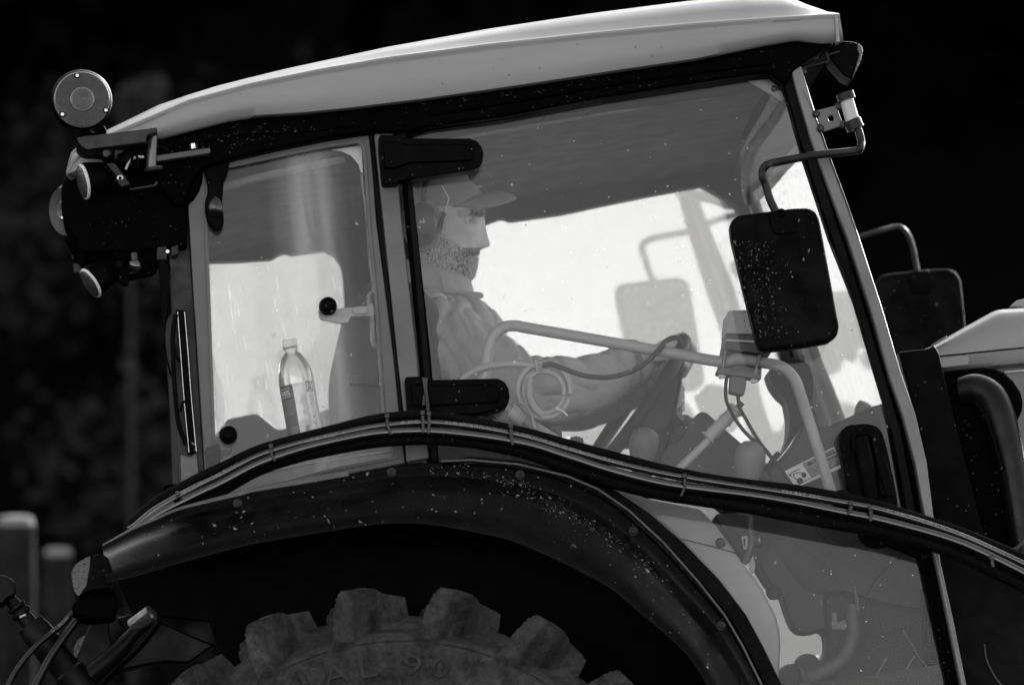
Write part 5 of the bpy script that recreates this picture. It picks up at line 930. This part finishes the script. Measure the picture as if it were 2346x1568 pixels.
brim = build('brim', bv, bf, CAPM, cap, smooth=True, angle=80); so = brim.modifiers.new('s', 'SOLIDIFY'); so.thickness = .0035
def gslab(name, pts, dy0, dy1, mat, parent, bevel=.002):
    A = [G(p, dy0) for p in pts]; B = [G(p, dy1) for p in pts]; k = len(pts); F = [tuple(range(k)), tuple(range(k, 2 * k))[::-1]] + [(i, (i + 1) % k, k + (i + 1) % k, k + i) for i in range(k)]
    return build(name, A + B, F, mat, parent, bevel=bevel)
for q in (c5(645,245, 705,245, 710,275, 665,278, 648,265), c5(722,248, 760,252, 765,245, 805,255, 798,272, 760,276, 722,276)): gslab('cap_emblem', q, -.052, -.046, surf('emblem_thread', .30, .8, .1), cap, .001)
# ear defenders
hd = bpy.data.objects.new('ear_defenders', None); COL.objects.link(hd); hd.parent = PR
lat_near = -(335 * CPX)
for sg in (1, -1):
    cn = G(c5(215, 632)[0], sg * lat_near); ax = fT * -sg
    lathe('ear_cushion', [(.050, -.012), (.056, -.006), (.058, .002), (.054, .010), (.044, .013)], cn, ax, surf('cushion_vinyl', .20, .5, .3), hd, up=uT, squash=(1.02, .74), k=40)
    lathe('ear_cup', [(.048, .010), (.050, .018), (.047, .028), (.038, .037), (.022, .042), (0, .043)], cn, ax, surf('cup_plastic', .05, .35, .4, var=.1), hd, up=uT, squash=(1.0, .72), k=40)
lettering('cup_mark', 'AR', G(c5(186, 622)[0], lat_near - .0445), axis_im(1, .1, 0), uT, .0075, WHITE, hd)
tube('headband', [G(c5(230, 400)[0], lat_near - .02), G(c5(250, 250)[0], lat_near - .015), G(c5(320, 60)[0], -.05), G(c5(340, 20)[0], 0), G(c5(320, 60)[0], .05), G(c5(250, 250)[0], -lat_near + .015), G(c5(230, 400)[0], -lat_near + .02)], .006, CONSOLED, hd)
tube('band_wire', [G(q, lat_near - .018) for q in c5(415,255, 450,322, 480,380)], .0013, WHITE, hd, k=6); tube('band_wire', [G(q, lat_near - .018) for q in c5(480,380, 460,440, 440,508)], .0013, WHITE, hd, k=6)
tube('mic_boom', [G(q, lat_near - .016) for q in c5(430,515, 410,590, 390,690)], .0045, CONSOLED, hd, k=10); lathe('mic_tip', [(0, -.004), (.004, -.003), (.0045, 0), (.004, .003), (0, .004)], G(c5(388, 688)[0], lat_near - .018), -fT, LEVER, hd, k=12)
# jacket
_el = arms[-1][1]; _wr = arms[-1][2]; _sh = arms[-1][0]
def fold(p):
    q = np.array(p); ne = math.exp(-(np.linalg.norm(q - _el) / .13) ** 2) + .8 * math.exp(-(np.linalg.norm(q - _wr) / .12) ** 2) + .7 * math.exp(-(np.linalg.norm(q - _sh) / .14) ** 2) + .25
    w = Vector((p.x + .05 * mnoise.noise(p * 6), p.y, p.z + .05 * mnoise.noise(p * 6 + Vector((5, 1, 2)))))
    v1 = (1 - abs(mnoise.noise(Vector((w.x * 11 + w.z * 5, w.y * 6, w.z * 7 - w.x * 3))))) ** 5; v2 = (1 - abs(mnoise.noise(Vector((w.x * 20 - w.z * 9 + 7, w.y * 9, w.z * 12 + w.x * 10))))) ** 6
    return .007 + mnoise.noise(p * 8) * .007 - ne * (.017 * v1 + .010 * v2) + mnoise.noise(p * 50) * .001
jp = [capsule(g1(985, 790, -.10), g1(975, 1000, -.09), .120, .135, 24), capsule(g1(985, 790, .10), g1(975, 1000, .09), .125, .135, 24), capsule(g1(985, 742, -.15), g1(985, 742, .15), .060, .060), capsule(g1(985, 728, -.03), g1(985, 728, .03), .058, .058), capsule(g1(1040, 800, -.05), g1(1060, 960, -.05), .12, .12), capsule(g1(1040, 800, .05), g1(1060, 960, .05), .12, .12)]
for sg in (-1, 1):
    sh_, el, wr = arms[sg]; w2 = el + (wr - el) * .90
    jp += [capsule(g1(1015, 775, sg * .18), g1(1185, 893, sg * .22), .088, .078, 20), capsule(g1(1185, 897, sg * .22), el + (wr - el) * .45 + uT * -.022, .078, .066, 20), capsule(el + (wr - el) * .45 + uT * -.022, w2, .066, .045, 20)]
jk = fused('jacket', jp, .0045, JACKET, PR, 5, fold)
col = [];
for i in range(5):
    for j in range(41):
        th = rad(-160 + 320 * j / 40); rr = .066 + .014 * i / 4; h = .052 - .055 * (i / 4) if True else 0; cxx = G(c5(330, 1230)[0], 0)
        col.append(cxx + rT * (rr * 1.12 * math.cos(th) + .004) + fT * rr * math.sin(th) + uT * (h - .012 * math.cos(th) * 1.6 - .01))
cfs = [(i * 41 + j, i * 41 + j + 1, (i + 1) * 41 + j + 1, (i + 1) * 41 + j) for i in range(4) for j in range(40)]
co_ = build('collar', col, cfs, JACKET, jk, smooth=True, angle=70); so = co_.modifiers.new('s', 'SOLIDIFY'); so.thickness = .004
gslab('collar_point', rounded(c5(560,1262, 640,1290, 770,1288, 812,1306, 822,1330, 812,1352, 745,1366, 700,1335, 600,1310), 6, 2), -.06, -.045, JACKET, jk, .004)
gslab('collar_flap', rounded(c5(380,1085, 430,1170, 500,1235, 600,1312, 520,1305, 430,1290, 405,1180), 6, 2), -.085, -.075, JACKET, jk, .004)
tube('cuff', [arms[-1][1] + (arms[-1][2] - arms[-1][1]) * t for t in (.86, .9, .935)], [.052, .053, .048], JACKET, jk, k=24)
trp = []
for sg in (-1, 1): trp += [capsule(g1(985, 1000, sg * .09), g1(1270, 1085, sg * .13), .10, .075), capsule(g1(1270, 1085, sg * .13), g1(1320, 1440, sg * .13), .072, .06)]
fused('trousers', trp + [capsule(g1(980, 1000, -.08), g1(980, 1000, .08), .11, .11)], .008, TROUSER, PR, 4)
for sg in (-1, 1): gslab('boot', rounded(px(1280,1470, 1350,1470, 1370,1500, 1460,1510, 1470,1545, 1280,1545), 8, 3), sg * .13 - .045, sg * .13 + .045, CONSOLED, PR, .012)
# ------------------------------------------------------------------ water bottle on the rear shelf
BY = .22; b0 = P(c4(1085, 1232)[0], BY); b1 = P(c4(948, 435)[0], BY); bax = (b1 - b0) / np.linalg.norm(b1 - b0); BL = np.linalg.norm(b1 - b0); BU = BL / 809.0
WB = new_root('water_bottle', b0); tag(WB, 'clear plastic water bottle with white cap standing inside the rear side window', 'bottle')
BOT = glass('bottle_plastic', dust=.10, gloss=.10, rough=.06, patch=.3, tint=.97)
bprof = [(60, 2), (110, 0), (124, 10), (129, 30), (126, 60), (129, 90), (129, 500), (128, 530), (122, 570), (113, 605), (100, 640), (82, 672), (64, 696), (52, 706), (48, 712), (46, 722), (46, 736), (57, 739), (57, 745), (47, 748), (46, 760)]
lathe('bottle_body', [(r * BU, h * BU) for r, h in bprof], b0, bax, BOT, WB, k=56)
lathe('bottle_cap', [(54 * BU, 750 * BU), (57 * BU, 752 * BU), (57 * BU, 764 * BU), (55 * BU, 766 * BU), (55 * BU, 803 * BU), (50 * BU, 809 * BU), (0, 809 * BU)], b0, bax, surf('cap_white', .88, .4, .3, var=.03), WB, k=48)
bout = np.array([0, -1.0, 0]); bout -= bax * (bout @ bax); bout /= np.linalg.norm(bout); bside = np.cross(bax, bout); bside = bside if bside @ rT > 0 else -bside
def bp_(phi, h, lift=.8): r = (129 + lift) * BU; return b0 + bax * h * BU + r * (bout * math.cos(phi) + bside * math.sin(phi))
def bpatch(name, p0, p1, h0, h1, mat, lift=.6, n=16):
    V = [bp_(rad(p0 + (p1 - p0) * i / n), h, lift) for h in (h0, h1) for i in range(n + 1)]; F = [(i, i + 1, n + 2 + i, n + 1 + i) for i in range(n)]; return build(name, V, F, mat, lab, smooth=True, angle=80)
lab = bpy.data.objects.new('bottle_label', None); COL.objects.link(lab); lab.parent = WB
LBLW = glass('label_film', dust=.45, gloss=.05, dustcol=.95); LBLK = surf('label_black', .018, .45, .3, var=.1); LG = surf('label_grey_print', .33, .5, .2); LD = surf('label_dark_print', .012, .5, .2)
bpatch('label_film', -18, 85, 70, 470, LBLW, .4); bpatch('label_panel', -88, -17, 60, 470, LBLK, .7); bpatch('label_logo_ground', 27, 58, 395, 475, LBLK, .9)
def btext(name, s, phi0, h0, hgt, width, mat, vertical=False, lift=1.1):
    v, f, w = text_verts(s); R_ = 129 * BU; V = []
    for q in v:
        a, b = q[0] / w * width, q[1] / .72 * hgt
        V.append(bp_(rad(phi0) + b * BU / R_ * -1 if vertical else rad(phi0) + a * BU / R_, h0 + (a if vertical else b), lift))
    return build(name, V, f, mat, lab)
btext('label_text', 'ALKALINE', 50, 55, 42, 325, LD, vertical=True); btext('label_text', 'M', 31, 420, 44, 48, WHITE); btext('label_text', 'Mountain', 30, 408, 9, 52, WHITE); btext('label_text', 'Man', 36, 398, 9, 26, WHITE)
btext('label_text', '100%', -68, 395, 36, 86, WHITE); btext('label_text', 'bottle made with', -70, 440, 10, 92, WHITE); btext('label_text', 'RECYCLED PLASTIC', -66, 380, 9, 88, WHITE)
for i in range(9): btext('label_text', 'mmn nmmnm nm mnmm mn'[i % 4: 14 + (i * 5) % 6], -64, 350 - i * 13, 7, 96 - (i * 7) % 20, LG)
for i in range(4): btext('label_text', 'nmm mmnm'[i % 3: 7], -48, 150 - i * 15, 8, 48, LG)
for (pa, ha), (pb, hb), (pc, hc) in (((-10, 330), (18, 300), (20, 380)), ((0, 250), (24, 210), (20, 290)), ((-14, 190), (16, 130), (20, 200)), ((-12, 470), (10, 470), (-8, 440))): build('label_shape', [bp_(rad(pa), ha, .9), bp_(rad(pb), hb, .9), bp_(rad(pc), hc, .9)], [(0, 1, 2)], LG, lab)
for i in range(6): bpatch('barcode_bar', 2, 16, 105 + i * 8, 109 + i * 8, LD, 1.0, 4)
# ------------------------------------------------------------------ terrain and background
WZ = TR.matrix_world.translation; up = t2w((0, 0, 1)); gx, gy = -up.x / up.z, -up.y / up.z
print('SUN elev', math.degrees(math.asin(SUN_DIR.z)), 'az', math.degrees(math.atan2(SUN_DIR.x, SUN_DIR.y)), 'slopes', math.degrees(math.atan(gx)), math.degrees(math.atan(gy)), 'ground', tuple(WZ))
def ground_z(x, y):
    dx, dy = x - WZ.x, y - WZ.y
    lx = 9 * math.tanh(dx / 9); ly = 14 * math.tanh(dy / 14) if dy > 0 else 6 * math.tanh(dy / 6)
    z = WZ.z + gx * lx + gy * ly
    far = max(0.0, y - 20.0)                              # the far bank climbs into dark woodland
    side = 1.0 / (1.0 + math.exp((x - 9 - .12 * far) / 2.6))
    z += (60.0 * (1 - math.exp(-far * .75 / 60.0)) * (.02 + .98 * side)) if far > 0 else 0.0
    r = math.hypot(dx, dy); z += .10 * mnoise.noise(Vector((x * .35, y * .35, 0))) * min(1, max(0, (r - 4) / 6)) + .8 * mnoise.noise(Vector((x * .05, y * .05, 3))) * min(1, max(0, (r - 12) / 20))
    return z
cx = np.r_[-900, -400, -200, -120, -80, np.linspace(-60, 60, 101), 80, 120, 200, 400, 900]; cyy = np.r_[-900, -400, -200, -100, -60, np.linspace(-40, 110, 101), 140, 200, 400, 900]
V = [(x, y, ground_z(x, y)) for y in cyy for x in cx]; nx = len(cx); F = [(j * nx + i, j * nx + i + 1, (j + 1) * nx + i + 1, (j + 1) * nx + i) for j in range(len(cyy) - 1) for i in range(nx - 1)]
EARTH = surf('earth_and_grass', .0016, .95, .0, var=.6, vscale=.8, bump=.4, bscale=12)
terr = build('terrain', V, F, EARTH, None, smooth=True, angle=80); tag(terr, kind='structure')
def leaf_mass(centres, radii, n, size, seed):
    rg_ = np.random.default_rng(seed); w = radii ** 2; idx = rg_.choice(len(centres), n, p=w / w.sum()); d = rg_.normal(size=(n, 3)); d /= np.linalg.norm(d, axis=1)[:, None]
    p = centres[idx] + d * (radii[idx] * rg_.uniform(.55, 1.05, n))[:, None]; a = rg_.normal(size=(n, 3)); a /= np.linalg.norm(a, axis=1)[:, None]; b = np.cross(a, rg_.normal(size=(n, 3))); b /= np.linalg.norm(b, axis=1)[:, None]
    s = size * rg_.uniform(.6, 1.4, n)[:, None]; V = np.stack([p - a * s * .5, p + b * s * .32, p + a * s * .5, p - b * s * .32], 1).reshape(-1, 3); F = [(4 * i, 4 * i + 1, 4 * i + 2, 4 * i + 3) for i in range(n)]; return V, F
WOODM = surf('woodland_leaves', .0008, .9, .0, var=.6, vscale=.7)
cs = []; rs = []
for _ in range(170):
    x, y = RNG.uniform(-16, 11), RNG.uniform(24, 46)
    if x > 7 + .12 * (y - 20): continue
    cs.append((x, y, ground_z(x, y) + RNG.uniform(.3, 2.2))); rs.append(RNG.uniform(.8, 2.0))
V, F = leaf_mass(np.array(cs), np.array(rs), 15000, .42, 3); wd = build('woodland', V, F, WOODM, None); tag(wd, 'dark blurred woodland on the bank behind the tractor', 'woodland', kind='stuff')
def Wp(p, depth):                                    # survey point at a camera distance, in world space
    v = CF + CR * ((p[0] - 1173.0) / KPX) - CU * ((p[1] - 784.0) / KPX); return CAM_LOC + v * depth
WOOD = surf('weathered_post', .011, .9, .05, var=.9, vscale=6, aniso=(6, 6, 1), bump=.5, bscale=60); ENDG = surf('lit_end_grain', .13, .8, .15, var=.3, vscale=20)  # tops far paler than the stakes: daylight on them put into the colour
def post(p, width, depth, label):
    c = Wp(p, depth); r = width / 2 / KPX * depth; gz = ground_z(c.x, c.y) - .3; e = bpy.data.objects.new('fence_post', None); COL.objects.link(e); e.location = (c.x, c.y, gz); tag(e, label, 'fence post', 'wooden posts behind the tractor')
    H = c.z - gz; k = 20; wob = [1 + .05 * mnoise.noise(Vector((j * .9, c.x, c.y))) for j in range(k)]
    def ringv(rr, h): return [(rr * wob[j] * math.cos(2 * math.pi * j / k), rr * wob[j] * math.sin(2 * math.pi * j / k), h) for j in range(k)]
    def mk(nm, rings, m):
        V = [q for rg2 in rings for q in ringv(*rg2)]; F = [(i * k + j, i * k + (j + 1) % k, (i + 1) * k + (j + 1) % k, (i + 1) * k + j) for i in range(len(rings) - 1) for j in range(k)] + [tuple(range(k))[::-1], tuple(range((len(rings) - 1) * k, len(rings) * k))]
        return build(nm, V, F, m, e, smooth=True, angle=35, space='L')
    mk('stake', [(r, 0), (r * 1.0, H * .5), (r * .98, H - r * .46)], WOOD); mk('sawn_top', [(r * .985, H - r * .458), (r * .80, H - r * .06), (r * .3, H)], ENDG); return e
post((36, 1180), 90, 24, 'tall weathered wooden post with pale top at the left edge behind the tractor')
post((132, 1254), 66, 27, 'shorter weathered wooden post just right of the tall post at the left edge')
def shrub(p, depth, rad_, n, base, label, seed):
    c = Wp(p, depth); gz = ground_z(c.x, c.y); e = bpy.data.objects.new('shrub', None); COL.objects.link(e); e.location = (c.x, c.y, gz); tag(e, label, 'shrub', 'blurred shrubs behind the posts')
    rg_ = np.random.default_rng(seed); m = 16; top_ = c.z - gz; cs = np.stack([rg_.normal(0, rad_ * .6, m), rg_.normal(0, rad_ * .5, m), rg_.uniform(.15, 1, m) * max(top_, .5)], 1); V, F = leaf_mass(cs, rg_.uniform(.3, .55, m) * rad_, n, .11, seed + 1)
    build('foliage', V, F, surf('shrub_leaves_%d' % seed, base, .7, .15, var=.7, vscale=6), e, space='L')
    for i in range(5): tube('stem', [(0, 0, -.1), tuple(cs[i] * .5), tuple(cs[i])], [.02, .014, .008], WOOD, e, space='L', k=8)
shrub((215, 860), 40, 1.6, 3600, .004, 'dim leafy shrub out of focus below the rear work lamps', 11)
shrub((30, 980), 36, 1.5, 3600, .0035, 'darker shrub out of focus above the tall fence post', 21)
def plume(p, q, depth, w, label, b):
    a, c = Wp(p, depth), Wp(q, depth); gz = ground_z(c.x, c.y) - .1; e = bpy.data.objects.new('dry_stalk', None); COL.objects.link(e); e.location = (c.x, c.y, gz); tag(e, label, 'plant stalk', 'dry stalks behind the tractor')
    o = np.array((c.x, c.y, gz)); A, C = np.array(a) - o, np.array(c) - o; m = surf('dry_plume_%d' % int(b * 1000), b, .8, .1, var=.4, vscale=20); cs = np.array([C + (A - C) * t + RNG.normal(0, .012, 3) for t in np.linspace(0, 1, 26)]); V, F = leaf_mass(cs, w * (np.sin(np.linspace(.5, 2.9, 26)) * .8 + .2), 900, .09, 5)
    build('seed_head', V, F, m, e, space='L'); tube('stem', [(0, 0, 0), tuple(C * .6), tuple(C), tuple((A + C) / 2)], .010, m, e, space='L', k=8)
plume((348, 205), (300, 268), 34, .09, 'pale dry plume out of focus beside the round marker lamp', .03)
plume((2118, 430), (2112, 640), 40, .07, 'faint dry stalk out of focus above the far mirror', .014)
